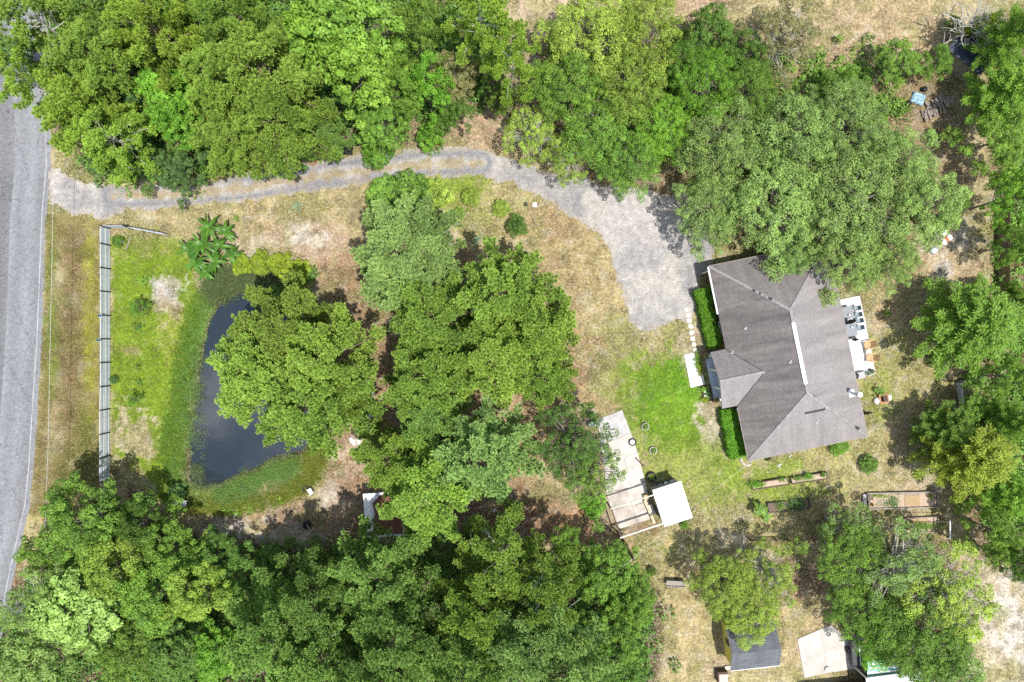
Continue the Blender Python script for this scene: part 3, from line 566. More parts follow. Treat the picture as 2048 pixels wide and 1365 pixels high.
def trunk_mesh(name, base_r, h, tips, r, frac=1.0, tip_r=0.03, fork=0.45, twig=0.0, lean=0.4):
    """tapered bent trunk with limbs curving to the given tips"""
    b = B(); pts = [Vector((0, 0, -0.15))]
    for i in range(1, 6): pts.append(Vector((r.uniform(-1, 1)*lean*i/5, r.uniform(-1, 1)*lean*i/5, h*i/5)))
    for i in range(5): b.tube(pts[i], pts[i+1], base_r*(1-0.17*i)*(1.25 if i == 0 else 1), base_r*(1-0.17*(i+1)), 7, cap=False)
    sel = [t for t in tips if r.rand() < frac]
    for t in sel:
        f = fork+(0.98-fork)*np.clip((t[2]/h-0.3), 0, 1)*r.uniform(0.75, 1.0); k = f*5; i = min(int(k), 4); s = pts[i].lerp(pts[i+1], k-i)
        e = Vector(t); m = s.lerp(e, 0.5)+Vector((r.uniform(-.3, .3), r.uniform(-.3, .3), r.uniform(0.0, .5)))
        r0 = base_r*0.3
        b.tube(s, m, r0, r0*0.6, 4, cap=False); b.tube(m, e, r0*0.6, tip_r, 4, cap=False)
        if twig > 0:
            for _ in range(int(twig)):
                q = m.lerp(e, r.uniform(0.2, 1)); d = Vector(rdir(1, r)[0]); d.z = abs(d.z)*0.5
                q1 = q+d*r.uniform(0.5, 1.3); b.tube(q, q1, tip_r*0.9, tip_r*0.4, 3, cap=False)
                b.tube(q1, q1+Vector(rdir(1, r)[0])*0.5, tip_r*0.5, tip_r*0.25, 3, cap=False)
    me = bpy.data.meshes.new(name); me.from_pydata(b.v, [], b.f); me.update()
    me.polygons.foreach_set('use_smooth', [True]*len(me.polygons)); return me
def pine_template(seed, Rr=5.0, h=12.0, limbs=34, dens=1.0, tuft=26, needle=0.37):
    """tiers of limbs; each limb is a plume of needle rosettes, with gaps between the plumes"""
    r = np.random.RandomState(seed); TC = []; AX = []; PT = []; tips = []
    for i in range(limbs):
        f = i/limbs; t = 0.4+0.6*f**0.9; a = i*2.39996+r.uniform(-.4, .4)
        ln = Rr*(1-f**2.0)**0.6*r.uniform(0.62, 1.15)+0.5; z = h*t; up = r.uniform(-0.05, 0.3)
        o = np.array([math.cos(a), math.sin(a)]); sd = np.array([-o[1], o[0]]); tips.append(np.array([o[0]*ln, o[1]*ln, z+up*ln*0.5]))
        nb = max(2, int(ln*1.05)); subs = [(1.0, 0.0)]+[(s, r.choice([-1, 1])*r.uniform(0.4, 1.0)*(0.3+0.2*ln)*(1.2-s)*1.4) for s in np.linspace(0.38, 0.93, nb)]+[(s, r.uniform(-0.3, 0.3)) for s in np.linspace(0.45, 0.9, nb)]
        for (s, lt) in subs:
            if r.rand() > dens: continue
            c = np.array([*(o*ln*s+sd*lt), z+up*ln*0.5*s+r.uniform(-.35, .25)-abs(lt)*0.12]); m = r.randint(4, 8); q = np.sqrt((np.arange(m)+.2)/m)*r.uniform(0.45, 0.75); aa = np.arange(m)*2.39996+r.uniform(0, 6)
            off = np.stack([q*np.cos(aa), q*np.sin(aa), 0.25-0.4*q*q+r.normal(size=m)*0.09], -1); TC.append(c+off); PT.append(np.full(m, r.normal()*0.13))
            AX.append(unit(np.stack([off[:, 0]*0.8+o[0]*.25, off[:, 1]*0.8+o[1]*.25, np.full(m, 0.8)], -1)+r.normal(size=(m, 3))*0.15))
    tc_ = np.concatenate(TC); ax = np.concatenate(AX); pt_ = np.concatenate(PT)
    ti = np.repeat(np.arange(len(tc_)), tuft); d = unit(ax[ti]*0.5+rdir(len(ti), r)*1.0); d[:, 2] = np.where(d[:, 2] < -0.15, -d[:, 2], d[:, 2])
    L = needle*r.uniform(0.75, 1.15, len(ti)); s = unit(np.cross(d, np.array([0.1, 0.05, 1.0])+r.normal(size=(len(ti), 3))*0.35))*0.05
    c0 = tc_[ti]; V = np.stack([c0-s*0.7, c0+s*0.7, c0+d*L[:, None]*0.75+s, c0+d*L[:, None], c0+d*L[:, None]*0.75-s], 1)[:, [0, 1, 2, 4]]
    V[:, 2] = c0+d*L[:, None]+s*0.5; V[:, 3] = c0+d*L[:, None]-s*0.5; V = V.reshape(-1, 3)
    tt = np.clip(0.55+pt_[ti]+r.normal(size=len(ti))*0.15, 0, 1)
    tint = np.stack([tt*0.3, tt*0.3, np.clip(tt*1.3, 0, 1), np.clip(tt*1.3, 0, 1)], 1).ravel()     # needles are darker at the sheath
    cm = npmesh('pine_crown', V, np.arange(len(V)).reshape(-1, 4), None, {'tint': tint})
    return cm, trunk_mesh('pine_trunk', 0.24, h*0.98, tips, r, 0.9, 0.035, 0.5, twig=3 if dens < 0.8 else 1), Rr, h
def broad_template(seed, Rr=5.0, h=9.0, n=70, cr=0.95, leaf=0.2, nl=260, base=0.42, frac=0.6, spread=0.55, wid=0.6, flat=0.65, lump=0.18, tr=0.22, twig=0.0, inner=0.25, light=0.5, bough=0.0, per=5):
    r = np.random.RandomState(seed); cl = dome2(n, per, Rr*0.95, h*base, h*0.93, bough, r, lump, inner) if bough else dome(n, Rr*0.9, h*base, h*0.96, r, lump, inner)
    cm = crown_mesh('crown', cl, cr, leaf, nl, r, flat, spread, wid, light=light)
    return cm, trunk_mesh('trunk', tr, h*0.8, cl, r, frac, 0.03, 0.3, twig), Rr, h
def feather_template(seed, Rr=4.5, h=10.0, limbs=60):
    """many rising limbs with flat sprays to both sides"""
    r = np.random.RandomState(seed); C = []; D = []; tips = []
    for i in range(limbs):
        t = 0.25+0.75*i/limbs; a = i*2.39996; ln = Rr*(1-((t-0.25)/0.78)**1.5)**0.7*r.uniform(0.75, 1.1)+0.25
        o = np.array([math.cos(a), math.sin(a), r.uniform(-0.05, 0.35)]); z = h*t; sd = np.array([-math.sin(a), math.cos(a), 0])
        tips.append(o*ln+np.array([0, 0, z])); m = int(90*ln/3)
        s = r.uniform(0.15, 1.0, m); sg = r.choice([-1, 1], m); w = (1-s)*0.8*ln*0.35+0.16
        dirs = unit(o[None]*0.8+sd[None]*sg[:, None]*r.uniform(0.3, 1.1, m)[:, None]+r.normal(size=(m, 3))*0.18)
        C.append(np.array([0, 0, z])+o[None]*(ln*s)[:, None]+sd[None]*(sg*w*r.uniform(0, 0.8, m))[:, None]-np.array([0, 0, 0.12])*r.rand(m)[:, None]); D.append(dirs)
    C = np.concatenate(C); D = np.concatenate(D); k = 5; C = np.repeat(C, k, 0)+RNG.normal(size=(len(C)*k, 3))*0.13; D = unit(np.repeat(D, k, 0)+r.normal(size=(len(D)*k, 3))*0.35)
    nr = unit(np.array([0, 0, 1.0])+r.normal(size=C.shape)*0.4); sdv = unit(np.cross(nr, D)); L = r.uniform(0.18, 0.42, len(C))[:, None]; w = 0.045
    V = np.stack([C, C+D*L*0.5+sdv*w, C+D*L, C+D*L*0.5-sdv*w], 1).reshape(-1, 3)
    tint = np.repeat(np.clip(0.5+r.normal(size=len(C))*0.22, 0, 1), 4)
    cm = npmesh('feather_crown', V, np.arange(len(V)).reshape(-1, 4), None, {'tint': tint})
    return cm, trunk_mesh('feather_trunk', 0.2, h*0.97, tips, r, 0.9, 0.02, 0.2), Rr, h
T = {}
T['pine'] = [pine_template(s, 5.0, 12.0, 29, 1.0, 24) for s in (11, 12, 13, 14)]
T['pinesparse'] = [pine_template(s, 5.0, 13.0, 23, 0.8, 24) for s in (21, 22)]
T['oak'] = [broad_template(s, 5, 8, 24, 0.52, 0.17, 150, 0.4, 0.5, 0.6, 0.5, 0.8, 0.12, 0.26, 1, 0.35, bough=0.95, per=6) for s in (31, 32, 33)]
T['gum'] = [broad_template(s, 5, 12, 70, 0.85, 0.3, 130, 0.5, 0.6, 0.45, 0.8, 0.5, 0.2, 0.24) for s in (41, 42)]
T['laurel'] = [broad_template(s, 5, 9, 20, 0.6, 0.22, 150, 0.32, 0.3, 0.5, 0.6, 0.8, 0.2, 0.2, 0, 0.35, bough=1.1, per=6) for s in (51, 52, 53)]
T['sparse'] = [broad_template(s, 5, 8, 19, 0.5, 0.19, 120, 0.45, 0.9, 0.6, 0.5, 0.7, 0.25, 0.24, 2, 0.4, bough=0.95, per=5) for s in (61, 62)]
T['feather'] = [feather_template(s) for s in (71, 72)]
T['bush'] = [broad_template(s, 1.5, 2.0, 26, 0.42, 0.16, 120, 0.15, 0.3, 0.5, 0.6, 0.85, 0.1, 0.06) for s in (81, 82, 83)]
T['small'] = [broad_template(s, 1.5, 2.6, 16, 0.34, 0.2, 60, 0.35, 0.8, 0.5, 0.6, 0.8, 0.22, 0.05) for s in (91, 92)]
_cnt = {}
def tree(kind, px, py, rpx, h, leaf, label, cat='tree', name=None, bark='bark', group=None, var=None, zb=0.0):
    """crown centred on (px, py) as seen from the drone, radius rpx picture pixels, height h metres"""
    i = _cnt.get(kind, 0); _cnt[kind] = i+1; cm, tm, Rr, h0 = T[kind][(i if var is None else var) % len(T[kind])]
    hv = 0.74*h; x, y = G(px, py, hv); rad = rpx/20*(HC-hv)/HC*(0.97 if kind == 'pine' else 0.97)
    o = empty(name or ('pine_tree' if kind.startswith('pine') else 'bush' if kind == 'bush' else 'tree'), (x, y, zb), random.uniform(0, 6.28), label, cat, group)
    s = rad/Rr; o.scale = (s*random.uniform(0.95, 1.05), s*random.uniform(0.95, 1.05), h/h0)
    for nm, me, mm in (('crown', cm, F[leaf]), ('trunk', tm, M[bark])):
        c = bpy.data.objects.new(nm, me); COL.objects.link(c); c.parent = o
        if not me.materials: me.materials.append(mm)
        c.material_slots[0].link = 'OBJECT'; c.material_slots[0].material = mm
    return o
def mass(name, poly, n, zlo, zhi, leaf, wid, mats, label, cat, clump=0.5, zb=0.0, up=0.8, light=0.5):
    """a spread of leaves nobody could count, in knee-high clumps"""
    r = RNG; m = max(8, n//38); cc = rand_in(poly, int(m*1.6)); cc = cc+r.normal(size=cc.shape)*clump*0.8; cc = cc[np.argsort(-fbm(cc[:, 0], cc[:, 1], 0.9, 3, 22.0)-r.rand(len(cc))*0.5)[:m]]; top = r.uniform(zlo, zhi, m); ci = r.randint(0, m, n)
    d = rdir(n, r); d[:, 2] = np.abs(d[:, 2])
    cr_ = clump*r.uniform(0.5, 1.5, m)[ci]; p = np.stack([cc[ci, 0], cc[ci, 1], np.zeros(n)], -1)+d*np.stack([cr_, cr_, top[ci]], -1)*r.uniform(0.6, 1, n)[:, None]
    p[:, 2] += zb
    nr = unit(d*0.5+np.array([0, 0, up])+r.normal(size=d.shape)*0.45)
    V, Fc = leaves(p, nr, leaf*r.uniform(0.7, 1.3, n), leaf*wid, r)
    t = np.clip(light+r.normal(size=m)[ci]*0.15+r.normal(size=n)*0.2, 0, 1)
    return tag(link(name, npmesh(name, V, Fc, mats, {'tint': np.repeat(t, 4)})), label, cat, kind='stuff')
M['brownboard'] = mat('brown_fence_board', (0.2, 0.15, 0.1), 0.9, 0.3, 3.0)
M['pinkwood'] = mat('faded_plywood', (0.5, 0.38, 0.33), 0.85, 0.15, 3.0)
M['logs'] = mat('split_log', (0.24, 0.2, 0.17), 0.95, 0.35, 5.0)
M['yellowwood'] = mat('yellow_pine_board', (0.6, 0.42, 0.15), 0.8, 0.2, 4.0)
# ---------------------------------------------------------------- house
def uv_slope(o, axis2d):
    """uv in metres: u along the eave, v up the slope"""
    me = o.data; uv = me.uv_layers.new(name='UVMap')
    for p in me.polygons:
        n = p.normal; e = Vector((-n.y, n.x, 0)); e = e.normalized() if e.length > 1e-4 else Vector((1, 0, 0)); s = n.cross(e)
        for li in p.loop_indices:
            c = me.vertices[me.loops[li].vertex_index].co; uv.data[li].uv = (c.dot(e), c.dot(s))
HR = R(11.6); HX, HY = 22.75, -11.52
def HL(x, y):
    return (HX+x*math.cos(HR)-y*math.sin(HR), HY+x*math.sin(HR)+y*math.cos(HR))
def toH(px, py, h=0.0):
    x, y = G(px, py, h); dx = x-HX; dy = y-HY
    return (dx*math.cos(HR)+dy*math.sin(HR), -dx*math.sin(HR)+dy*math.cos(HR))
WX, LY, EH, RH, IN = 11.7, 19.1, 2.6, 5.1, 5.6
house = empty('house', (HX, HY, 0), HR, 'single storey house with grey brown hip roof and west porch gable', 'house')
def part(b, name, m, parent, smooth=False): return b.build(name, m, parent, smooth)
b = B(); i = 0.5                                            # walls as one shell with the porch recess on the west
b.prism([(i, i), (WX-i, i), (WX-i, LY-i), (i, LY-i)], 0, 2.5); walls = part(b, 'wall', M['brick'], house)
b = B(); b.prism([(0.06, 0.06), (WX-0.06, 0.06), (WX-0.06, LY-0.06), (0.06, LY-0.06)], 2.42, 2.5); part(b, 'soffit', M['white'], house)
RX = WX/2; sl_ = (RH-EH)/RX
def rz_(x): return EH+sl_*min(x, WX-x)
planes = {'west': [(0, LY, EH), (0, 0, EH), (RX, IN, RH), (RX, LY-IN, RH)], 'east': [(WX, 0, EH), (WX, LY, EH), (RX, LY-IN, RH), (RX, IN, RH)],
          'south': [(0, 0, EH), (WX, 0, EH), (RX, IN, RH)], 'north': [(WX, LY, EH), (0, LY, EH), (RX, LY-IN, RH)]}
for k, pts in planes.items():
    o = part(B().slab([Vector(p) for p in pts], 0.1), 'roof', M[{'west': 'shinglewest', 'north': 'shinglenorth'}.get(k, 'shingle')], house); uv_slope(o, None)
PY0, PY1, PXo = 5.41, 10.97, -1.5; PM = (PY0+PY1)/2; PR = EH+sl_*(PY1-PY0)/2; xi = (PR-EH)/sl_
o = part(B().slab([(PXo, PY0, EH+.02), (0, PY0, EH+.02), (xi, PM, PR+.02), (PXo, PM, PR+.02)], 0.1), 'porch_roof', M['shingle'], house); uv_slope(o, None)
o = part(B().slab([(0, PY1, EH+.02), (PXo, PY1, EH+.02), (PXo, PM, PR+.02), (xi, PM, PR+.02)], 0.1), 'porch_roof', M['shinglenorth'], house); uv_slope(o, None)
b = B(); b.add([(PXo+.3, PY0+.25, EH-.05), (PXo+.3, PY1-.25, EH-.05), (PXo+.3, PM, PR-.12), (PXo+.22, PY0+.25, EH-.05), (PXo+.22, PY1-.25, EH-.05), (PXo+.22, PM, PR-.12)], [(0, 1, 2), (5, 4, 3), (0, 3, 4, 1), (1, 4, 5, 2), (2, 5, 3, 0)])
part(b, 'gable_wall', M['bluewhite'], house)
for y in (PY0+.45, PM-.9, PM+.9, PY1-.45):
    b = B().box(PXo+.35, y, 1.3, .16, .16, 2.5); b.box(PXo+.35, y, .1, .24, .24, .2); b.box(PXo+.35, y, 2.45, .24, .24, .12); part(b, 'porch_column', M['white'], house)
part(B().box(-0.45, PM, 0.06, 1.9, PY1-PY0-.6, 0.12), 'porch_floor', M['bluewhite'], house)
d = part(B().box(0.49, PM, 1.07, .06, .95, 2.1), 'door', M['white'], house); part(B().tube((0.4, PM-.35, 1.0), (0.46, PM-.35, 1.0), .035), 'handle', M['dark'], d)
def window(x, y, w, h_, rz):
    f = part(B().box(x, y, 1.35, .07 if rz == 0 else w, w if rz == 0 else .07, h_), 'window', M['white'], house)
    k = 1 if rz == 0 else 0; sg = -1 if (x < 1 or (not k and y < 1)) else 1
    part(B().box(x+(sg*.03 if k else 0), y+(0 if k else sg*.03), 1.35, .04 if k else w-.14, w-.14 if k else .04, h_-.14), 'pane', M['solar'], f)
    part(B().box(x+(sg*.05 if k else 0), y+(0 if k else sg*.05), 1.35-h_/2-.03, .14 if k else w+.1, w+.1 if k else .14, .06), 'sill', M['white'], f)
for y in (2.2, 4.2, 13.0, 16.2): window(0.49, y, 1.2, 1.2, 0)
for y in (2.5, 7.5, 14.5): window(WX-.49, y, 1.4, 1.2, 0)
for x in (3.2, 8.2): window(x, .49, 1.3, 1.1, 1)
window(4.0, LY-.49, 1.3, 1.1, 1)
for (y0, y1) in ((14.4, LY-.05),):                           # gutter on the north part of the west eave
    b = B().box(-.07, (y0+y1)/2, EH-.05, .13, y1-y0, .11); b.box(-.07, y1-.4, 1.25, .08, .08, 2.5); part(b, 'gutter', M['white'], house)
b = B(); b.box(WX/2, -.03, EH-.07, WX, .05, .13); b.box(WX+.03, LY/2, EH-.07, .05, LY, .13); b.box(WX/2, LY+.03, EH-.07, WX, .05, .13); b.box(-.03, 2.6, EH-.07, .05, 5.2, .13); part(b, 'fascia', M['greywood'], house)
y0 = toH(1616, 770, RH)[1]; y1 = LY-IN-1.2                  # ridge vent and ridge caps
b = B(); b.slab([(RX-.17, IN+.9, RH+.03), (RX, IN+.9, RH+.09), (RX, y1, RH+.09), (RX-.17, y1, RH+.03)], .06); b.slab([(RX, IN+.9, RH+.09), (RX+.17, IN+.9, RH+.03), (RX+.17, y1, RH+.03), (RX, y1, RH+.09)], .06); part(b, 'ridge_vent', M['vent'], house)
M['cap'] = mat('ridge_cap_shingle', (0.235, 0.212, 0.202), 0.9, 0.25, 3.0)
def caps(p, q, n_):
    p = Vector(p); q = Vector(q); d = (q-p); ang = math.atan2(d.y, d.x); pit = -math.atan2(d.z, math.hypot(d.x, d.y)); L = d.length/n_
    for k in range(n_):
        c = p.lerp(q, (k+.5)/n_); part(B().box(c.x, c.y, c.z+.015, L*1.06, .26, .035, ang, tilt=(random.uniform(-.03, .03), pit-.02), bev=.012), 'ridge_cap', M['cap'], house)
for (cx, cy, rx_, ry_) in ((0, 0, RX, IN), (WX, 0, RX, IN), (0, LY, RX, LY-IN), (WX, LY, RX, LY-IN)): caps((cx, cy, EH), (rx_, ry_, RH), 18)
caps((RX, IN, RH), (RX, IN+.9, RH), 3); caps((RX, y1, RH), (RX, LY-IN, RH), 4); caps((PXo, PM, PR+.03), (xi, PM, PR+.03), 11)
b = B()                                                       # valley flashing where the porch roof meets the main slope
for ya in (PY0, PY1): b.tube((0, ya, EH+.03), (xi, PM, PR+.03), .035, n=5)
part(b, 'valley_flashing', M['patch'], house)
def on_roof(px, py):
    h = 3.4
    for _ in range(6):
        x, y = toH(px, py, h); h = EH+min(sl_*min(x, WX-x), (RH-EH)/IN*min(y, LY-y))
    return x, y, h
def roof_tilt(x, y):
    a = sl_*min(x, WX-x); c = (RH-EH)/IN*min(y, LY-y)
    if a <= c: return (0, -math.atan(sl_)) if x < WX/2 else (0, math.atan(sl_))
    return (math.atan((RH-EH)/IN), 0) if y < LY/2 else (-math.atan((RH-EH)/IN), 0)
for (px, py, w, l, an) in ((1630, 823, 1.95, .22, 0), (1511, 582, .55, .26, -30), (1517, 587, .4, .24, -30), (1537, 597, .7, .26, -32), (1628, 793, .3, .14, 40), (1683, 834, .4, .16, -40), (1710, 855, .85, .3, -33), (1637, 801, .2, .1, 20), (1531, 593, .25, .12, -30)):
    x, y, h = on_roof(px, py); part(B().box(x, y, h+.022, w, l, .03, R(an)-HR*0, tilt=roof_tilt(x, y)), 'shingle_patch', M['patch'], house)
for (px, py) in ((1491, 657), (1581, 724), (1464, 706), (1635, 844), (1581, 912)):
    x, y, h = on_roof(px, py); v_ = part(B().box(x, y, h+.04, .22, .22, .05, 0, tilt=roof_tilt(x, y), bev=.02), 'vent_flashing', M['white'], house); part(B().tube((x, y, h), (x, y, h+.38), .05), 'vent_pipe', M['dark'], v_)
x, y, h = on_roof(1703, 787); fl = part(B().box(x, y, h+.03, .7, .7, .05, tilt=roof_tilt(x, y)), 'flue_flashing', M['white'], house)
part(B().tube((x, y, h-.1), (x, y, h+1.55), .13, n=12), 'flue', M['galv2'], fl); part(B().lathe([(.13, 0), (.24, .02), (.24, .12), (.02, .2)], (x, y, h+1.55), 14), 'flue_cap', M['white'], fl)
# things round the house -------------------------------------------------------------
dh = empty('satellite_dish', (*G(1543, 921), 0), HR, 'white satellite dish on a mast by the south wall', 'dish')
part(B().tube((0, 0, 0), (0, 0, 1.7), .035), 'mast', M['galv2'], dh)
b = B().lathe([(.02, 0), (.2, .03), (.33, .1), (.35, .11), (.2, .06), (.02, .03)], (0, 0, 0), 18); o = part(b, 'dish', M['white'], dh, True); o.location = (0, -.12, 1.75); o.rotation_euler = (R(60), 0, R(20))
part(B().tube((0, -.1, 1.7), (.1, -.5, 1.95), .018), 'arm', M['white'], dh)
meter = empty('meter_box', (*HL(3.55, .42), 0), HR, 'grey utility box on the south wall beside the dish', 'utility box'); part(B().box(0, -.1, 1.2, .35, .22, .6), 'box', M['galv2'], meter); part(B().tube((0, -.1, 1.5), (0, -.1, 2.4), .03), 'conduit', M['galv2'], meter)
def hedge(cx, cy, ln, w, h, rz, label):
    r = RNG; n = 9500; o = empty('hedge', (cx, cy, 0), rz, label, 'hedge', 'clipped hedges along the west wall')
    u = r.uniform(-.5, .5, n)*w; v = r.uniform(-.5, .5, n)*ln; z = np.full(n, h)
    sd = r.rand(n) < .4; u = np.where(sd, np.sign(u)*w/2, u); z = np.where(sd, r.uniform(.1, h, n), z)
    bump_ = (fbm(u*2.2+cx, v*2.2+cy, 1.0, 3)-.5)*.7; p = np.stack([u*(1+bump_), v, z*(1+bump_*.8)], -1)+r.normal(size=(n, 3))*.05
    nr = unit(np.stack([np.where(sd, np.sign(u), 0)*.7, u*0, np.full(n, .8)], -1)+r.normal(size=(n, 3))*.5)
    V, Fc = leaves(p, nr, .13*r.uniform(.7, 1.3, n), .08, r); c = link('leaves', npmesh('leaves', V, Fc, F['hedge'], {'tint': np.repeat(np.clip(.5+r.normal(size=n)*.22, 0, 1), 4)}), o)
    for k in range(int(ln/.9)): part(B().tube((0, -ln/2+.5+k*.9, -.05), (r.uniform(-.1, .1), -ln/2+.5+k*.9, h*.85), .05, .02), 'stem', M['bark'], o)
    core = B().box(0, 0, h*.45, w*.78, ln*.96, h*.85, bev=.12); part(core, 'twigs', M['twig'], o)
F['hedge'] = leaf_mat('hedge_leaves', (0.04, 0.13, 0.01), (0.22, 0.46, 0.035), 0.35, 0.004)
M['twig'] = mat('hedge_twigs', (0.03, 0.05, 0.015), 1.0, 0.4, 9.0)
x, y = G(1418, 637, 1.1); hedge(x, y, 6.0, 1.35, 1.15, R(13), 'clipped bright green hedge between gravel and house')
x, y = G(1466, 868, 1.1); hedge(x, y, 4.9, 1.4, 1.15, R(13), 'shorter clipped bright green hedge below the porch')
pad = B().prism([G(*p) for p in ((1368, 710), (1388, 706), (1397, 752), (1406, 750), (1409, 769), (1381, 776))], 0.0, .09); tag(pad.build('porch_path', M['patio']), 'white L shaped porch path in front of the house', kind='structure')
path = tag(empty('stepping_stones', G(1382, 665)), 'curved row of pale stepping stones leading to the porch path', 'stepping stones')
for k, (px, py, s_) in enumerate(((1376, 631, .27), (1378.5, 642, .27), (1381, 653, .29), (1383, 666, .28), (1385, 678, .28), (1387.5, 689.5, .26), (1390, 700, .25), (1373, 620, .24))):
    x, y = G(px, py); cx, cy = G(1382, 665); b = B(); n_ = 9
    b.prism([(x-cx+math.cos(6.28*t/n_)*s_*random.uniform(.85, 1.1), y-cy+math.sin(6.28*t/n_)*s_*random.uniform(.75, 1.0)) for t in range(n_)], -.03, .05); part(b, 'stone', M['stone'], path)
def potted(px, py, h, r_, m, label, leaf='laurel', pr=.3, ph=.45, cat='potted plant', rim=None):
    x, y = G(px, py, h); o = empty('potted_plant', (x, y, 0), 0, label, cat)
    part(B().lathe([(pr*.7, 0), (pr, ph), (pr*1.08, ph), (pr*1.08, ph+.05), (pr*.85, ph+.05), (pr*.8, ph-.06)], (0, 0, 0), 14), 'pot', m, o)
    rr = RNG; n = 260; d_ = rdir(n, rr); d_[:, 2] = np.abs(d_[:, 2]); p = d_*np.array([r_, r_, max(h-ph, .15)])*rr.uniform(.4, 1, n)[:, None]+np.array([0, 0, ph])
    V, Fc = leaves(p, unit(d_*.5+np.array([0, 0, .8])+rr.normal(size=(n, 3))*.4), .14, .08, rr); link('leaves', npmesh('leaves', V, Fc, F[leaf], {'tint': np.repeat(rr.uniform(.2, .8, n), 4)}), o); return o
potted(1415, 712, 1.0, .35, M['terracotta'], 'terracotta pot by the north porch corner', 'brown'); potted(1436, 803, .8, .28, M['terracotta'], 'terracotta pot by the south porch corner', 'brown')
def bed(name, poly, h, label, m_rim, m_soil, th=.09, cat='raised bed', zs=None):
    P = [Vector((*G(*p), 0)) for p in poly]; c = sum(P, Vector())/len(P); o = empty(name, c, 0, label, cat)
    for k in range(len(P)):
        a = P[k]-c; e = P[(k+1) % len(P)]-c; d_ = e-a; ang = math.atan2(d_.y, d_.x); m_ = (a+e)/2
        part(B().box(m_.x, m_.y, h/2-.02+.004*(k % 2), d_.length-(th if k % 2 else -th), th, h, ang), 'board', m_rim, o)
    part(B().prism([((p-c).x*.97, (p-c).y*.97) for p in P], 0, zs or h*.75), 'soil', m_soil, o); return o, c
def veg(o, c, px, py, rx_, ry_, z, n, leaf, size=.13, lift=.25, name='foliage'):
    x, y = G(px, py, z); rr = RNG; q = rr.normal(size=(n, 2))*.42
    p = np.stack([x-c.x+q[:, 0]*rx_, y-c.y+q[:, 1]*ry_, z+rr.uniform(0, lift, n)], -1); V, Fc = leaves(p, unit(np.array([0, 0, 1.])+rr.normal(size=(n, 3))*.55), size*rr.uniform(.7, 1.3, n), size*.6, rr)
    link(name, npmesh(name, V, Fc, F[leaf], {'tint': np.repeat(np.clip(rr.normal(.5, .2, n), 0, 1), 4)}), o)
o, c = bed('flower_bed', ((1389, 705), (1397, 703), (1408, 748), (1398, 750)), .2, 'narrow planting bed between porch path and porch', M['greywood'], M['soil'], .05, 'flower bed')
veg(o, c, 1395, 722, .5, 1.3, .2, 260, 'bright', .14, .35); veg(o, c, 1400, 738, .4, .8, .2, 160, 'yellow', .14, .3)
o, c = bed('flower_bed', ((1402, 774), (1418, 770), (1424, 800), (1408, 806)), .25, 'dark edged planting bed below the porch steps', M['dark'], M['soil'], .06, 'flower bed')
veg(o, c, 1408, 778, .5, .4, .25, 120, 'bright', .14, .3); veg(o, c, 1410, 800, .5, .4, .25, 120, 'yellow', .14, .3); veg(o, c, 1416, 788, .5, .8, .25, 150, 'laureldark', .14, .4)
rk = empty('white_stones', (*G(1411, 789), .2), 0, 'pile of white stones in the dark edged bed', 'stones')
for k in range(5): part(B().lathe([(.02, 0), (.13, .03), (.12, .12), (.03, .17)], (random.uniform(-.25, .25), random.uniform(-.3, .3), 0), 7, .15), 'stone', M['white'], rk)
# east patio
tag(B().prism([HL(11.25, 5.7), HL(14.95, 5.7), HL(14.95, 13.3), HL(11.25, 13.3)], 0, .1).build('patio', M['patio']), 'white concrete patio on the east side of the house', kind='structure')
def table(px, py, label):
    x, y = G(px, py, .8); o = empty('patio_table', (x, y, .1), HR, label, 'table', 'grey patio tables')
    part(B().box(0, 0, .72, 1.05, 1.25, .05, bev=.02), 'top', M['grey'], o)
    for sx in (-.42, .42):
        for sy in (-.5, .5): part(B().box(sx, sy, .35, .06, .06, .7), 'leg', M['dark'], o)
    for q in ((.05, .1), (-.06, -.25)): pass
    return o
table(1696, 626, 'grey square patio table nearest the oak'); table(1703, 660, 'grey square patio table further from the oak')
def chair(px, py, rz, m, label, z=.1, w=.45):
    x, y = G(px, py, .5); o = empty('patio_chair', (x, y, z), rz, label, 'chair', 'chairs round the patio tables')
    part(B().box(0, 0, .44, w, w, .05, bev=.02), 'seat', m, o)
    part(B().box(0, w/2, .7, w, .05, .5, tilt=(R(-12), 0)), 'backrest', m, o)
    for sx in (-1, 1):
        for sy in (-1, 1): part(B().tube((sx*w*.44, sy*w*.44, 0), (sx*w*.42, sy*w*.42, .44), .02, n=6), 'leg', M['dark'], o)
    for sx in (-1, 1): part(B().box(sx*w*.5, 0, .62, .04, w*.9, .03), 'armrest', m, o)
E_ = HR-math.pi/2; W_ = HR+math.pi/2
for k, (px, py) in enumerate(((1711.5, 617), (1714, 630), (1716.5, 642), (1718, 656))): chair(px, py, E_, M['chair'], ['slate chair nearest the oak on the open side of the patio tables', 'second slate chair from the oak on the open side of the tables', 'third slate chair from the oak, between the two tables', 'fourth slate chair from the oak on the open side of the tables'][k])
for k, (px, py) in enumerate(((1684.5, 622), (1687, 634), (1690, 654), (1692.5, 666))): chair(px, py, W_, M['dark'], ['black chair nearest the oak between tables and house wall', 'second black chair from the oak along the house wall', 'third black chair from the oak along the house wall', 'fourth black chair from the oak along the house wall'][k])
chair(1707, 676, HR+math.pi*1.05, M['dark'], 'black chair at the far end of the second patio table')
um = empty('patio_umbrella', (*G(1699, 643, 1), .1), HR, 'folded black umbrella between the two patio tables', 'umbrella')
part(B().tube((0, 0, 0), (0, 0, 2.2), .025), 'pole', M['dark'], um); part(B().lathe([(.05, .9), (.26, 1.05), (.2, 1.5), (.08, 2.1), (.02, 2.25)], (0, 0, 0), 9, .25), 'canopy', M['black'], um); part(B().lathe([(.3, 0), (.3, .06), (.05, .1)], (0, 0, 0), 14), 'base', M['dark'], um)
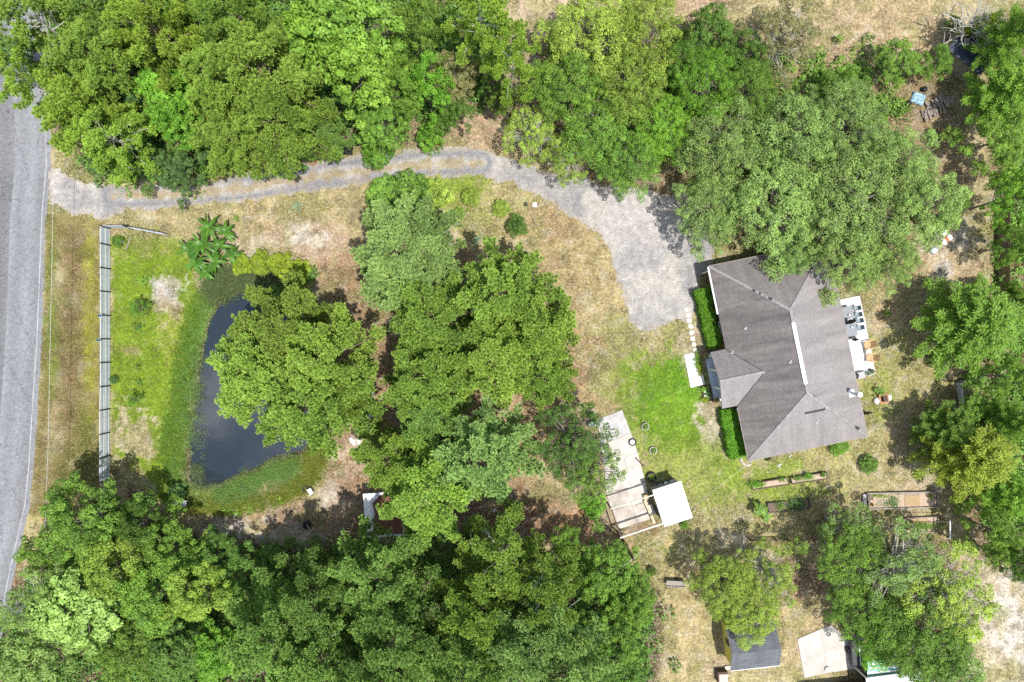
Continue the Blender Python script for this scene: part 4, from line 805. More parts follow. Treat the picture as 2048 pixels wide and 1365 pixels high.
for k, (px, py, z) in enumerate(((1698, 630, .87), (1703, 655, .87))):
    x, y = G(px, py, z); o = empty('table_lantern', (x, y, z-.03), 0, ['small white lantern on the table nearest the oak', 'small white lantern on the second patio table'][k], 'lantern'); part(B().lathe([(.09, 0), (.09, .02), (.07, .18), (.09, .2), (.02, .24)], (0, 0, 0), 12), 'body', M['white'], o); part(B().tube((.15, .1, 0), (.15, .1, .12), .04), 'candle', M['dark'], o)
def lounge(px, py, rz, label):
    x, y = G(px, py, .4); o = empty('wooden_armchair', (x, y, .1), rz, label, 'armchair', 'orange wooden armchairs on the patio edge')
    for k in range(5): part(B().box(-.3+k*.13, 0, .36-.02*k, .115, .62, .025), 'seat_slat', M['wood'], o)
    for k in range(5): part(B().box(.5, -.25+k*.125, .68, .03, .105, .78, tilt=(0, R(22))), 'back_slat', M['wood'], o)
    for s in (-1, 1):
        part(B().box(.05, s*.38, .56, .75, .12, .03), 'armrest', M['wood'], o); part(B().box(-.28, s*.36, .28, .07, .05, .56), 'leg', M['wood'], o); part(B().box(.32, s*.36, .28, .07, .05, .56), 'leg', M['wood'], o)
    part(B().box(.54, 0, .66, .04, .62, .07, tilt=(0, R(22))), 'brace', M['darkwood'], o)
lounge(1735, 691, HR+R(6), 'orange wooden armchair nearer the tables on the patio edge'); lounge(1740, 715.5, HR-R(12), 'orange wooden armchair further from the tables on the patio edge')
o = empty('side_table', (*G(1736, 703.5, .4), .1), HR, 'small white side table between the wooden armchairs', 'table'); part(B().box(0, 0, .43, .5, .45, .04), 'top', M['white'], o)
for sx in (-.2, .2):
    for sy in (-.17, .17): part(B().box(sx, sy, .21, .04, .04, .42), 'leg', M['white'], o)
o = empty('storage_box', (*G(1722, 751, .6), 0), HR, 'taupe storage box at the lower patio corner', 'box'); part(B().box(0, 0, .3, .72, .6, .6), 'body', M['greywood'], o); part(B().box(0, 0, .63, .78, .66, .06, bev=.02), 'lid', M['concrete3'], o)
o = empty('black_grill', (*G(1712, 752, .7), 0), HR, 'black grill tucked between storage box and house', 'grill'); part(B().box(0, 0, .45, .5, .6, .4), 'body', M['black'], o); part(B().lathe([(.28, .65), (.26, .8), (.1, .9)], (0, 0, 0), 14), 'lid', M['black'], o)
for sx in (-.2, .2):
    for sy in (-.24, .24): part(B().tube((sx, sy, 0), (sx, sy, .3), .02), 'leg', M['dark'], o)
for k, (px, py, lab) in enumerate(((1730, 747, 'grey pot next to the storage box'), (1737, 747.5, 'middle grey pot on the lower patio edge'), (1745, 743, 'dark pot at the outer patio corner'))): potted(px, py, .5, .12, M['grey'] if k < 2 else M['dark'], lab, 'bluegreen', .22, .4)
hs = B(); hs.path([(*G(1733, 752), .03), (*G(1740, 751.5), .03), (*G(1748, 747), .03), (*G(1752, 746), .03)], .025, 6); tag(hs.build('garden_hose', M['white']), 'white garden hose lying below the patio pots', 'hose')
o = empty('board_gate', (*HL(11.3, 1.9), 0), HR, 'dark board gate panel beside the south east house corner', 'gate')
for k in range(8): part(B().box(.25+k*.22, 0, .85+.02*(k % 2), .2, .03, 1.7), 'board', M['darkwood'], o)
for z in (.4, 1.4): part(B().box(1.0, -.04, z, 1.8, .04, .1), 'rail', M['darkwood'], o)
o = empty('fire_pit', (*G(1764, 797), 0), HR, 'square brick fire pit with stones in the east lawn', 'fire pit')
for k in range(4): part(B().box(*( (.0, .38, .18) if k == 0 else (.0, -.38, .18) if k == 1 else (-.38, 0, .18) if k == 2 else (.38, 0, .18)), .9 if k < 2 else .2, .2 if k < 2 else .56, .36), 'brick_course', M['brick'], o)
part(B().box(0, 0, .03, .6, .6, .06), 'ash', M['black'], o); part(B().box(.12, -.02, .39, .42, .62, .04, .1), 'lid', M['darkwood'], o)
for px, py, lab in ((1775, 795, 'pale boulder right of the fire pit'), (1752, 802, 'pale boulder left of the fire pit')):
    o = B().lathe([(.05, 0), (.34, .05), (.36, .2), (.2, .36), (.03, .4)], (*G(px, py), -.03), 9, .14).build('boulder', M['rock'], None, True); tag(o, lab, 'boulder')
sp = B(); sp.path([(*G(1481, 916), .05), (*G(1484, 926), .05), (*G(1492, 931), .05), (*G(1502, 929), .05)], .09, 6); tag(sp.build('bed_edging', M['stone']), 'curved pale edging at the south west house corner', 'edging')
# ---------------------------------------------------------------- metal fence along the verge
def slat_mesh(L, h, name='slat'):
    """one ribbed steel slat along +y, height h, with a rolled face towards +x"""
    v = []; f = []; prof = [(0, 0), (.035, .02), (.035, h-.03), (0, h-.008)]
    for y in (0, L):
        for (x, z) in prof: v.append((x, y, z))
    for k in range(3): f.append((k, k+1, k+5, k+4))
    f += [(3, 0, 4, 7), (0, 3, 2, 1), (4, 5, 6, 7)]
    me = bpy.data.meshes.new(name); me.from_pydata(v, [], f); me.materials.append(M['galv']); me.update(); return me
def slat_fence(name, pts, h, rows, label, post='black', cat='fence', posts=True):
    o = empty(name, (*pts[0], 0), 0, label, cat); c = Vector((*pts[0], 0)); cache = {}
    for k in range(len(pts)-1):
        a = Vector((*pts[k], 0))-c; e = Vector((*pts[k+1], 0))-c; d_ = e-a; ang = math.atan2(-d_.x, d_.y); L = d_.length-.02; key = round(L, 2)
        if key not in cache: cache[key] = slat_mesh(L, (h-.06)/rows)
        for r_ in range(rows):
            s = link('slat', cache[key], o); s.location = (a.x, a.y, .05+r_*(h-.06)/rows); s.rotation_euler = (0, random.uniform(-.02, .05), ang)
            if r_ in (1, 4): s.material_slots[0].link = 'OBJECT'; s.material_slots[0].material = M['galv2']
    if posts:
        for k, p in enumerate(pts):
            a = Vector((*p, 0))-c; part(B().box(a.x+.07, a.y, h/2+.02, .07, .09, h+.06), 'post', M[post], o)
    return o
FY = [458, 492, 539, 585, 632, 678.5, 725, 772, 818, 865, 911, 958]
fpts = [G(220.5 if i < 8 else 219.5, y) for i, y in enumerate(FY)]
slat_fence('metal_fence', fpts[::-1], 1.72, 6, 'long galvanised steel slat fence with black posts beside the verge')
p0 = G(221, 457); p1 = G(263, 457)
slat_fence('metal_fence', [p1, p0], 1.6, 6, 'short galvanised fence return at the upper end of the long fence')
gt = empty('metal_gate', (*G(268, 458), 0), 0, 'narrow grey gate leaf standing open beside the fence return', 'gate')
a = Vector((0, 0, 0)); e = Vector((*G(338, 471), 0))-Vector((*G(268, 458), 0)); ang = math.atan2(e.y, e.x); L = e.length
for z in (.12, .6, 1.1): part(B().tube((0, 0, z), (e.x, e.y, z), .03), 'rail', M['galv2'], gt)
for t in (0, .33, .66, 1): part(B().tube((e.x*t, e.y*t, .02), (e.x*t, e.y*t, 1.12), .025), 'bar', M['galv2'], gt)
part(B().tube((-.08, 0, 0), (-.08, 0, 1.5), .06), 'post', M['dark'], gt)
for px, py, lab in ((210, 632, 'upper solar lamp clipped on the metal fence'), (202, 681, 'lower solar lamp clipped on the metal fence')):
    x, y = G(px, py, 1.75); o = empty('solar_lamp', (G(219, 0)[0]-.02 if px < 205 else G(219, 0)[0]+.12, y, 1.72), 0, lab, 'lamp'); part(B().box(0, 0, .06, .34, .2, .06), 'panel', M['solar'], o); part(B().box(0, 0, .015, .38, .25, .04), 'frame', M['bluewhite'], o)
    part(B().box(0, 0, -.1, .05, .05, .2), 'bracket', M['dark'], o)
for px, py, s_, lab in ((234, 485, .22, 'left pale stone in the fence corner'), (244, 485, .2, 'right pale stone in the fence corner')):
    tag(B().lathe([(.05, 0), (s_, .04), (s_*.9, .14), (.05, .2)], (*G(px, py), -.02), 8, .15).build('stone', M['stone'], None, True), lab, 'stone')
b = B().path([(*G(252, 500), .05), (*G(262, 475), .05)], .06); tag(b.build('log', M['greywood']), 'thin pole lying in the fence corner', 'pole')
# cable along the road, mailbox
b = B()
cp = [(*G(116, -600, 5.6), 5.6), (*G(108, 0, 5.3), 5.3), (*G(108, 300, 5.2), 5.2), (*G(103, 560, 5.1), 5.1), (*G(96, 900, 5.2), 5.2), (*G(88, 1100, 5.3), 5.3), (*G(70, 1900, 5.6), 5.6)]
b.path(cp, .017, 6); tag(b.build('overhead_cable', M['cable']), 'thin pale overhead cable running along the road', 'cable')
mb = empty('mailbox', (*G(116, 294), 0), 0, 'black mailbox on a post at the driveway mouth', 'mailbox')
part(B().box(0, 0, .5, .1, .1, 1.0), 'post', M['darkwood'], mb)
b = B(); n_ = 8; vs = []
for x in (-.28, .28):
    vs += [(x, -.1, 1.0), (x, .1, 1.0)]+[(x, math.cos(t*math.pi/n_)*.1, 1.12+math.sin(t*math.pi/n_)*.1) for t in range(n_+1)]
m_ = n_+3; b.add(vs, [tuple(range(m_))[::-1], tuple(range(m_, 2*m_))]+[(i, (i+1) % m_, m_+(i+1) % m_, m_+i) for i in range(m_)]); part(b, 'box', M['black'], mb); part(B().box(.1, .115, 1.15, .04, .02, .18), 'flag', M['terracotta'], mb)
# trash cans
for k, px in enumerate((671, 684, 698)):
    x, y = G(px, 302, .6); o = empty('trash_can', (x, y, 0), R(4), ['left black trash can beside the driveway', 'middle black trash can beside the driveway', 'right black trash can beside the driveway'][k], 'trash can', 'row of trash cans')
    v = [(-.24, -.28, .05), (.24, -.28, .05), (.24, .25, .05), (-.24, .25, .05), (-.3, -.36, 1.0), (.3, -.36, 1.0), (.3, .33, 1.0), (-.3, .33, 1.0)]
    part(B().add(v, [(3, 2, 1, 0), (4, 5, 6, 7), (0, 1, 5, 4), (1, 2, 6, 5), (2, 3, 7, 6), (3, 0, 4, 7)]), 'body', M['black'], o); part(B().box(0, -.01, 1.03, .62, .74, .07, bev=.03), 'lid', M['black'], o); part(B().tube((-.25, .38, .98), (.25, .38, .98), .025), 'handle', M['black'], o)
    for sx in (-.26, .26): part(B().tube((sx-.03, .27, .11), (sx+.03, .27, .11), .11, n=12), 'wheel', M['rubber'], o)
o = empty('white_bag', (*G(655, 306, .2), 0), 0, 'white sack left of the trash cans', 'sack'); part(B().lathe([(.1, 0), (.35, .08), (.33, .25), (.12, .4)], (0, 0, 0), 10, .18), 'sack', M['rock'], o)
# birdhouse pole and spiky plants
o = empty('birdhouse_pole', (*G(1067, 446), 0), 0, 'thin leaning pole with a white birdhouse on the driveway lawn', 'birdhouse'); tp = Vector((.02, 1.15, 2.9)); part(B().tube((0, 0, -.05), tp, .028), 'pole', M['greywood'], o); bx_ = part(B().box(tp.x, tp.y, tp.z+.14, .26, .3, .3), 'box', M['white'], o)
part(B().slab([(tp.x-.2, tp.y-.2, tp.z+.28), (tp.x, tp.y-.2, tp.z+.4), (tp.x, tp.y+.2, tp.z+.4), (tp.x-.2, tp.y+.2, tp.z+.28)], .03).slab([(tp.x, tp.y-.2, tp.z+.4), (tp.x+.2, tp.y-.2, tp.z+.28), (tp.x+.2, tp.y+.2, tp.z+.28), (tp.x, tp.y+.2, tp.z+.4)], .03), 'roof', M['white'], o)
def rosette(name, px, py, n, L, w, leaf, label, rise=.5, cat='plant', h0=.05, stem=0.0, droop=.25):
    x, y = G(px, py, h0+stem); o = empty(name, (x, y, 0), random.uniform(0, 6), label, cat)
    if stem > 0: part(B().tube((0, 0, -.05), (0, 0, stem+.05), .1, .06, 8), 'stem', M['bananastem'], o)
    for k in range(n):
        a_ = k*2.39996+random.uniform(-.5, .5); l = L*random.uniform(.55, 1.15); up = rise*random.uniform(.2, 1.9); V = []; ns = 6; T_ = []
        for s in range(ns+1):
            t = s/ns; ww = w*math.sin(math.pi*min(t*.9+.1, 1))**.7*(1-t*.3); d_ = l*t; z = h0+stem+up*l*t-droop*l*t*t*1.6
            for sg, dz in ((-1, .18), (0, 0), (1, .18)): V.append((math.cos(a_)*d_-math.sin(a_)*ww*sg, math.sin(a_)*d_+math.cos(a_)*ww*sg, max(z+abs(dz)*ww, .02)))
        Fc = []
        for s in range(ns):
            for c_ in (0, 1): i_ = s*3+c_; Fc.append((i_, i_+3, i_+4, i_+1))
        me = npmesh('leaf', np.array(V), np.array(Fc), F[leaf], {'tint': np.full(len(V), random.uniform(.2, .8))}, True); link('leaf', me, o)
    return o
M['bananastem'] = mat('banana_stem', (0.16, 0.2, 0.07), 0.8, 0.3, 4.0)
for px, py, st, L, lab in ((418, 455, 1.6, 1.9, 'topmost banana plant of the clump above the pond'), (452, 462, 1.3, 1.6, 'banana plant at the upper right of the clump'), (440, 492, 1.5, 1.8, 'banana plant at the right side of the clump'),
                           (405, 490, 1.8, 2.0, 'tall banana plant in the middle of the clump'), (378, 500, 1.2, 1.6, 'banana plant at the left edge of the clump'), (392, 525, 1.4, 1.8, 'banana plant at the lower left of the clump'),
                           (430, 525, 1.3, 1.7, 'banana plant at the lower right of the clump by the pond'), (462, 510, 1.0, 1.4, 'smallest banana plant beside the yellow shrubs'), (412, 545, 1.0, 1.4, 'lowest banana plant at the pond head')):
    rosette('banana_plant', px, py, 13, L*.8, .17, 'banana', lab, .5, 'banana plant', .05, st, .5)
rosette('yucca', 473, 438, 16, .55, .05, 'laureldark', 'small dark yucca right of the banana plants', .7)
rosette('dry_yucca', 595, 414, 22, .75, .05, 'agave', 'dry pale yucca near the driveway above the sand patch', .6)
rosette('agave', 953, 481, 18, .6, .06, 'agave', 'grey green agave on the dry lawn beside the pines', .7); rosette('agave', 978, 484, 12, .45, .05, 'agave', 'smaller grey agave right of the first', .6)
rosette('dark_yucca', 620, 556, 14, 1.0, .1, 'laureldark', 'dark broad leaved plant at the head of the pond', .5)
rosette('papaya_plant', 1521, 1020, 11, .95, .22, 'laurel', 'papaya plant with big leaves at the left end of the vegetable beds', .35, 'plant', .05, 1.2, .4); rosette('papaya_plant', 1533, 1034, 8, .7, .18, 'laurel', 'smaller papaya plant below the first', .3, 'plant', .05, .8, .4)
for px, py, lab in ((455, 1022, 'left lily clump on the lower pond bank'), (475, 1024, 'right lily clump on the lower pond bank')): rosette('lily_clump', px, py, 14, .7, .05, 'bright', lab, .7)
for px, py, lab in ((560, 1003, 'low bright clump left on the lower bank'), (500, 1018, 'low bright clump in the middle of the lower bank'), (627, 903, 'dark leafy clump beside the yellow bank grass')): rosette('bank_plant', px, py, 16, .6, .07, 'bright', lab, .6)
# by the pond
def wchair(px, py, rz, label):
    x, y = G(px, py, .4); o = empty('garden_chair', (x, y, 0), rz, label, 'chair', 'white plastic chairs by the pond'); part(B().box(0, 0, .4, .5, .48, .05, bev=.02), 'seat', M['white'], o); part(B().box(0, .25, .68, .5, .05, .55, tilt=(R(-14), 0), bev=.01), 'backrest', M['white'], o)
    for s in (-1, 1):
        part(B().box(s*.26, 0, .62, .07, .5, .04), 'armrest', M['white'], o)
        for t in (-1, 1): part(B().box(s*.23, t*.2, .2, .05, .05, .4), 'leg', M['white'], o)
wchair(357, 1002, R(100), 'left white plastic chair at the lower left pond corner'); wchair(368, 1006, R(70), 'right white plastic chair at the lower left pond corner'); wchair(621, 983, R(-60), 'white plastic chair beside the tyre on the lower bank')
def ring(px, py, R0, R1, h, m, name, label, cat, soil=None, leaf=None, n=18):
    x, y = G(px, py, h); o = empty(name, (x, y, 0), random.uniform(0, 1), label, cat); prof = [(R1*.97, 0), (R0, h*.15), (R0, h*.85), (R0*.97, h), (R1, h), (R1, h*.4)]
    b = B(); n_ = n; vs = []; fs = []
    for r_, z in prof:
        for i_ in range(n_): vs.append((math.cos(6.2832*i_/n_)*r_, math.sin(6.2832*i_/n_)*r_, z))
    for j in range(len(prof)-1):
        for i_ in range(n_): fs.append((j*n_+i_, j*n_+(i_+1) % n_, (j+1)*n_+(i_+1) % n_, (j+1)*n_+i_))
    b.add(vs, fs); part(b, 'rim' if cat != 'tyre' else 'tread', m, o)
    if soil is not None: part(B().lathe([(R1*.99, 0), (R1*.99, h*.5), (.02, h*.55)], (0, 0, 0), n), 'soil', soil, o)
    if leaf: veg(o, Vector((x, y, 0)), px, py, R1*1.1, R1*1.1, h*.6, 110, leaf, .13, .25, 'leaves')
    return o
ring(611, 978, .36, .18, .22, M['rubber'], 'old_tyre', 'black tyre lying on the lower pond bank', 'tyre', M['soil'])
o = ring(613, 1051, .42, .36, .3, M['dark'], 'fire_bowl', 'black fire bowl with a pale stick on the sandy bank', 'fire bowl', M['black']); part(B().tube((.0, .1, .3), (.35, -.65, .34), .035), 'stick', M['palewood'], o)
for px, py, r_, lab in ((742, 853, .42, 'round grey stone disc in the pine shade'), (737, 868, .3, 'small round stone below the grey stone disc'), (739, 832, .26, 'smaller round stone above the grey stone disc')): tag(B().lathe([(r_*.95, 0), (r_, .03), (r_*.98, .12), (r_*.6, .15), (.02, .15)], (*G(px, py), 0), 18).build('round_stone', M['concrete3'], None), lab, 'stone disc')
o = empty('corner_bench', (*G(738, 795, .5), 0), R(2), 'grey L shaped timber bench under the pond pines', 'bench')
for k in range(3): part(B().box(.28+k*.12, -.15, .46, .11, 1.5, .04), 'slat', M['concrete3'], o)
for k in range(3): part(B().box(-.2, .38+k*.12, .462, .84, .11, .04), 'slat', M['concrete3'], o)
for x, y in ((.3, -.8), (.5, -.8), (.5, .6), (-.5, .4), (-.5, .6)): part(B().box(x, y, .22, .07, .07, .44), 'leg', M['greywood'], o)
for k in range(9): 
    x, y = G(712+random.uniform(-12, 12), 890+random.uniform(-14, 12)); tag(B().lathe([(.03, 0), (.22, .04), (.2, .15), (.04, .24)], (x, y, -.03), 7, .25).build('white_rock', M['rock'], None), 'white rock of the loose heap left of the tin roof pines', 'rock', 'heap of white rocks')
for px, py, r_, lab in ((990, 1021, .2, 'smaller white bucket on the shaded pine straw'), (999, 1031, .3, 'larger white bucket on the shaded pine straw')): o = empty('bucket', (*G(px, py, .3), 0), 0, lab, 'bucket'); part(B().lathe([(r_*.75, 0), (r_*.9, .32), (r_*.95, .33), (r_*.85, .33), (r_*.7, .05)], (0, 0, 0), 14), 'body', M['white'], o); part(B().path([(-r_*.9, 0, .33), (0, r_*.5, .38), (r_*.9, 0, .33)], .012), 'handle', M['galv'], o)
# tin roofed shelter under the lowest pine
x, y = G(768, 1030, 2.2); o = empty('tin_shelter', (x, y, 0), R(4), 'pale tin roofed shelter half covered in pine straw', 'shelter')
for k in range(5): part(B().slab([(-1.85+k*.74, -2.15, 2.2), (-1.13+k*.74, -2.15, 2.2+.01), (-1.13+k*.74, 2.2, 2.45), (-1.85+k*.74, 2.2, 2.45)], .03), 'roof_sheet', M['white'] if k == 0 else M['galv'], o)
b = B(); pol = [(-1.15, -1.75), (-.6, -1.95), (.3, -1.85), (1.7, -2.0), (1.75, 2.05), (-.2, 2.0), (-1.0, 1.2), (-.85, .2), (-1.05, -.8)]; b.add([(p[0], p[1], 2.235+.0575*(p[1]+2.15)) for p in pol], [tuple(range(len(pol)))]); part(b, 'pine_straw', M['straw'], o)
for sx in (-1.7, 1.7):
    for sy in (-2.0, 2.05): part(B().box(sx, sy, 1.1, .1, .1, 2.18), 'post', M['greywood'], o)
# ---------------------------------------------------------------- slab, pergola, white shed
cs = tag(empty('concrete_slab', G(1250, 940)), 'long pale concrete slab in panels running down to the pergola', kind='structure')
def panel(pts, m):
    c = Vector((*G(1250, 940), 0)); P = [Vector((*G(*p), 0))-c for p in pts]; g = sum(P, Vector())/len(P); P = [g+(p-g)*.988 for p in P]; part(B().prism([(p.x, p.y) for p in P], -.03, .07+random.uniform(0, .012)), 'panel', m, cs)
panel(((1203, 836), (1244, 820), (1262, 866), (1216, 884)), M['concrete3']); panel(((1216, 884), (1262, 866), (1275, 905), (1222, 925)), M['concrete']); panel(((1195, 842), (1203, 836), (1222, 925), (1208, 930)), M['concrete3'])
panel(((1208, 930), (1222, 925), (1248, 915), (1262, 975), (1212, 985)), M['concrete']); panel(((1248, 915), (1275, 905), (1290, 962), (1262, 975)), M['concrete']); panel(((1212, 985), (1252, 978), (1264, 1012), (1222, 1020)), M['concrete2']); panel(((1252, 978), (1290, 964), (1298, 1000), (1264, 1012)), M['concrete'])
panel(((1222, 1020), (1264, 1012), (1276, 1046), (1239, 1058)), M['concrete2']); panel(((1264, 1012), (1298, 1002), (1302, 1038), (1276, 1046)), M['concrete2'])
SR = R(18.4); sx_, sy_ = G(1345, 1008, 2.6)
shed = empty('white_shed', (sx_, sy_, 0), SR, 'small shed with a flat white roof beside the pergola', 'shed')
part(B().box(0, 0, 1.2, 2.55, 3.3, 2.4), 'wall', M['greywood'], shed); part(B().slab([(-1.45, -1.9, 2.52), (1.45, -1.9, 2.52), (1.45, 1.85, 2.66), (-1.45, 1.85, 2.66)], .1), 'roof', M['whiteroof'], shed)
for k in range(4): part(B().slab([(-1.45+.58*(k+1)-.02, -1.89, 2.55), (-1.45+.58*(k+1)+.02, -1.89, 2.55), (-1.45+.58*(k+1)+.02, 1.84, 2.69), (-1.45+.58*(k+1)-.02, 1.84, 2.69)], .05), 'roof_seam', M['vent'], shed)
d = part(B().box(-1.3, .3, 1.0, .06, .9, 1.95), 'door', M['palewood'], shed); part(B().tube((-1.37, .65, 1.0), (-1.33, .65, 1.0), .03), 'handle', M['dark'], d); part(B().box(-1.295, -1.0, 1.4, .05, .7, .7), 'window', M['white'], shed)
b = B()
for k in range(4): b.box(-1.46, -1.75+k*1.15, 2.52+.04*k, .05, .3, .12)
part(b, 'bracket', M['dark'], shed)
pg = empty('pergola', (*G(1216, 1007), 0), 0, 'open frame of pale beams over the lower concrete slab', 'pergola'); c0 = Vector((*G(1216, 1007), 0))
def W3(px, py, h): return Vector((*G(px, py, h), h))-c0
def beam(p, q, m, nm='beam', th=.11):
    d_ = q-p; c_ = (p+q)/2; part(B().box(c_.x, c_.y, c_.z, d_.length, th, th+.03, math.atan2(d_.y, d_.x), tilt=(0, -math.asin(d_.z/d_.length))), nm, m, pg)
beam(W3(1221, 1018, 2.45), W3(1308, 990, 2.45), M['stone']); beam(W3(1240, 1076, 2.45), W3(1326, 1047, 2.45), M['stone'], th=.15); beam(W3(1222, 1016, 2.32), W3(1243, 1077, 2.32), M['darkwood'])
for px, py in ((1222, 1018), (1241, 1076)): p = W3(px, py, 2.4); part(B().box(p.x, p.y, 1.18, .11, .11, 2.4), 'post', M['darkwood'], pg)
pol = empty('utility_pole', (*G(1240.7, 1076), 0), 0, 'dark leaning wooden utility pole below the pergola', 'utility pole'); part(B().tube((.25, -.25, -.2), (.3, -.35, 5.7), .15, .1, 10), 'pole', M['darkwood'], pol); part(B().box(.3, -.35, 5.4, .7, .1, .1, R(35)), 'crossarm', M['greywood'], pol)
b = B(); p = Vector((G(1240.7, 1076)[0]+.3, G(1240.7, 1076)[1]-.35, 5.45)); q = Vector((*HL(.4, .1), 3.0)); pts = [p.lerp(q, t/10)+Vector((0, 0, -.5*math.sin(math.pi*t/10))) for t in range(11)]; b.path(pts, .013, 5); tag(b.build('service_cable', M['cable']), 'thin service cable from the utility pole to the house corner', 'cable')
b = B(); q2 = Vector((*G(1000, 1330, 6), 6.0)); b.path([p, p.lerp(q2, .5)+Vector((0, 0, -.5)), q2], .02, 5); tag(b.build('service_cable', M['cable']), 'thin cable from the utility pole into the bottom wood', 'cable')
o = empty('work_bench', (*G(1331, 968, .9), 0), R(17), 'black work bench against the upper wall of the white shed', 'bench'); part(B().box(0, 0, .86, 1.75, .6, .05), 'top', M['black'], o)
for x in (-.8, .8):
    for y in (-.25, .25): part(B().box(x, y, .42, .06, .06, .84), 'leg', M['dark'], o)
for k, (dx, w, m, lab) in enumerate(((-.55, .5, 'grey', 'slate grey crate on the left of the black bench'), (.02, .28, 'white', 'white carton in the middle of the black bench'), (.35, .3, 'grey', 'grey carton beside the white carton on the bench'), (.68, .34, 'galv', 'pale grey crate on the right end of the black bench'))):
    x, y = G(1331, 968, .9); o = empty('crate', (x+dx*math.cos(R(17)), y+dx*math.sin(R(17)), .885), R(17), lab, 'crate'); part(B().box(0, 0, .12, w, .42, .24), 'body', M[m], o); part(B().box(0, 0, .25, w+.03, .45, .03), 'lid', M[m], o)
for k, (p_, q_, w, z, m, lab) in enumerate((((1289, 1001), (1309, 1047), .24, .5, 'palewood', 'long pale plank left of the white shed'), ((1298, 1010), (1307, 1030), .5, .3, 'stone', 'short broad board between plank and white shed'))):
    a = Vector((*G(*p_, z), z)); e = Vector((*G(*q_, z), z)); d_ = e-a; c_ = (a+e)/2; o = empty('plank_seat', (c_.x, c_.y, 0), math.atan2(d_.y, d_.x), lab, 'plank'); part(B().box(0, 0, z, d_.length, w, .05), 'board', M[m], o)
    for t in (-.4, .4): part(B().box(d_.length*t, 0, z/2-.03, .2, w*.8, z-.04), 'block', M['concrete3'], o)
o = empty('yellow_stool', (*G(1293, 995, .6), 0), R(15), 'yellow wooden stool at the shed end of the upper beam', 'stool'); part(B().box(0, 0, .55, .5, .42, .05, bev=.02), 'seat', M['yellowwood'] if 'yellowwood' in M else M['palewood'], o)
for x in (-.18, .18):
    for y in (-.15, .15): part(B().box(x, y, .27, .05, .05, .54), 'leg', M['palewood'], o)
a = G(1270, 915); e = G(1288, 933); b = B().box((a[0]+e[0])/2, (a[1]+e[1])/2, .06, math.hypot(e[0]-a[0], e[1]-a[1]), .14, .05, math.atan2(e[1]-a[1], e[0]-a[0]), tilt=(0, R(3))); tag(b.build('loose_board', M['darkwood']), 'dark loose board lying across the slab edge', 'board')
ring(1291, 854, .4, .33, .28, M['concrete'], 'planter', 'upper white ring planter on the green lawn', 'planter', M['soil'], 'laurel', 9); ring(1306.5, 902, .4, .32, .28, M['concrete'], 'planter', 'lower white ring planter on the green lawn', 'planter', M['soil'], 'laurel', 9)
ring(1303.5, 955, .5, .38, .4, M['rubber'], 'tyre_planter', 'black tyre planter beside the black work bench', 'tyre', M['soil'], 'bright'); o = ring(1265, 885, .38, .26, .24, M['rubber'], 'spare_wheel', 'wheel with a white hub lying on the slab edge', 'tyre'); part(B().lathe([(.26, .05), (.26, .18), (.12, .2), (.02, .16)], (0, 0, 0), 16), 'rim', M['galv'], o)
ring(1184, 828, .36, .28, .3, M['stone'], 'planter', 'round pale planter under the dark oak', 'planter', M['soil'], 'bright'); o = empty('grey_bench', (*G(1187, 848, .5), 0), R(14), 'grey metal bench under the dark oak by the slab', 'bench'); part(B().box(0, 0, .45, 1.0, .5, .05), 'seat', M['galv2'], o); part(B().box(0, .25, .72, 1.0, .04, .45), 'backrest', M['galv2'], o)
for x in (-.42, .42):
    for y in (-.2, .2): part(B().box(x, y, .21, .05, .05, .42), 'leg', M['dark'], o)
# ---------------------------------------------------------------- vegetable beds
o, c = bed('raised_bed', ((1500, 966), (1570, 955), (1575.5, 967.5), (1504, 978)), .42, 'long dark raised bed, upper left, green at its left end', M['darkwood'], M['soil2']); veg(o, c, 1514, 969, 1.0, .4, .35, 420, 'bright', .12, .25); veg(o, c, 1563, 960, .5, .35, .35, 90, 'laurel', .12, .25)
o, c = bed('raised_bed', ((1578, 955), (1650, 944), (1652, 956.5), (1582, 966.5)), .42, 'long dark raised bed, upper right, with bright tuft in its middle', M['darkwood'], M['soil2']); veg(o, c, 1594, 957, .9, .35, .35, 220, 'laurel', .12, .2); veg(o, c, 1616, 953, .55, .4, .35, 260, 'bright', .14, .4); veg(o, c, 1645, 950, .35, .35, .35, 110, 'laurel', .14, .3)
o, c = bed('raised_bed', ((1533, 1006), (1570, 1002), (1571, 1021), (1537, 1024)), .35, 'square dark bed half bare soil, lower left', M['dark'], M['soil']); veg(o, c, 1561, 1012, .7, .7, .3, 260, 'laurel', .12, .25)
o, c = bed('raised_bed', ((1580, 1000), (1615, 997), (1616, 1016), (1580, 1018)), .35, 'square dark bed full of green leaves, lower right', M['dark'], M['soil']); veg(o, c, 1592, 1008, 1.0, .8, .3, 700, 'bluegreen', .13, .3)
o = empty('bucket', (*G(1574, 1011, .3), 0), 0, 'dark bucket between the two square beds', 'bucket'); part(B().lathe([(.12, 0), (.17, .3), (.19, .3), (.14, .28), (.1, .05)], (0, 0, 0), 14), 'body', M['dark'], o); part(B().lathe([(.1, .2), (.02, .22)], (0, 0, 0), 10), 'water', M['bluewhite'], o)
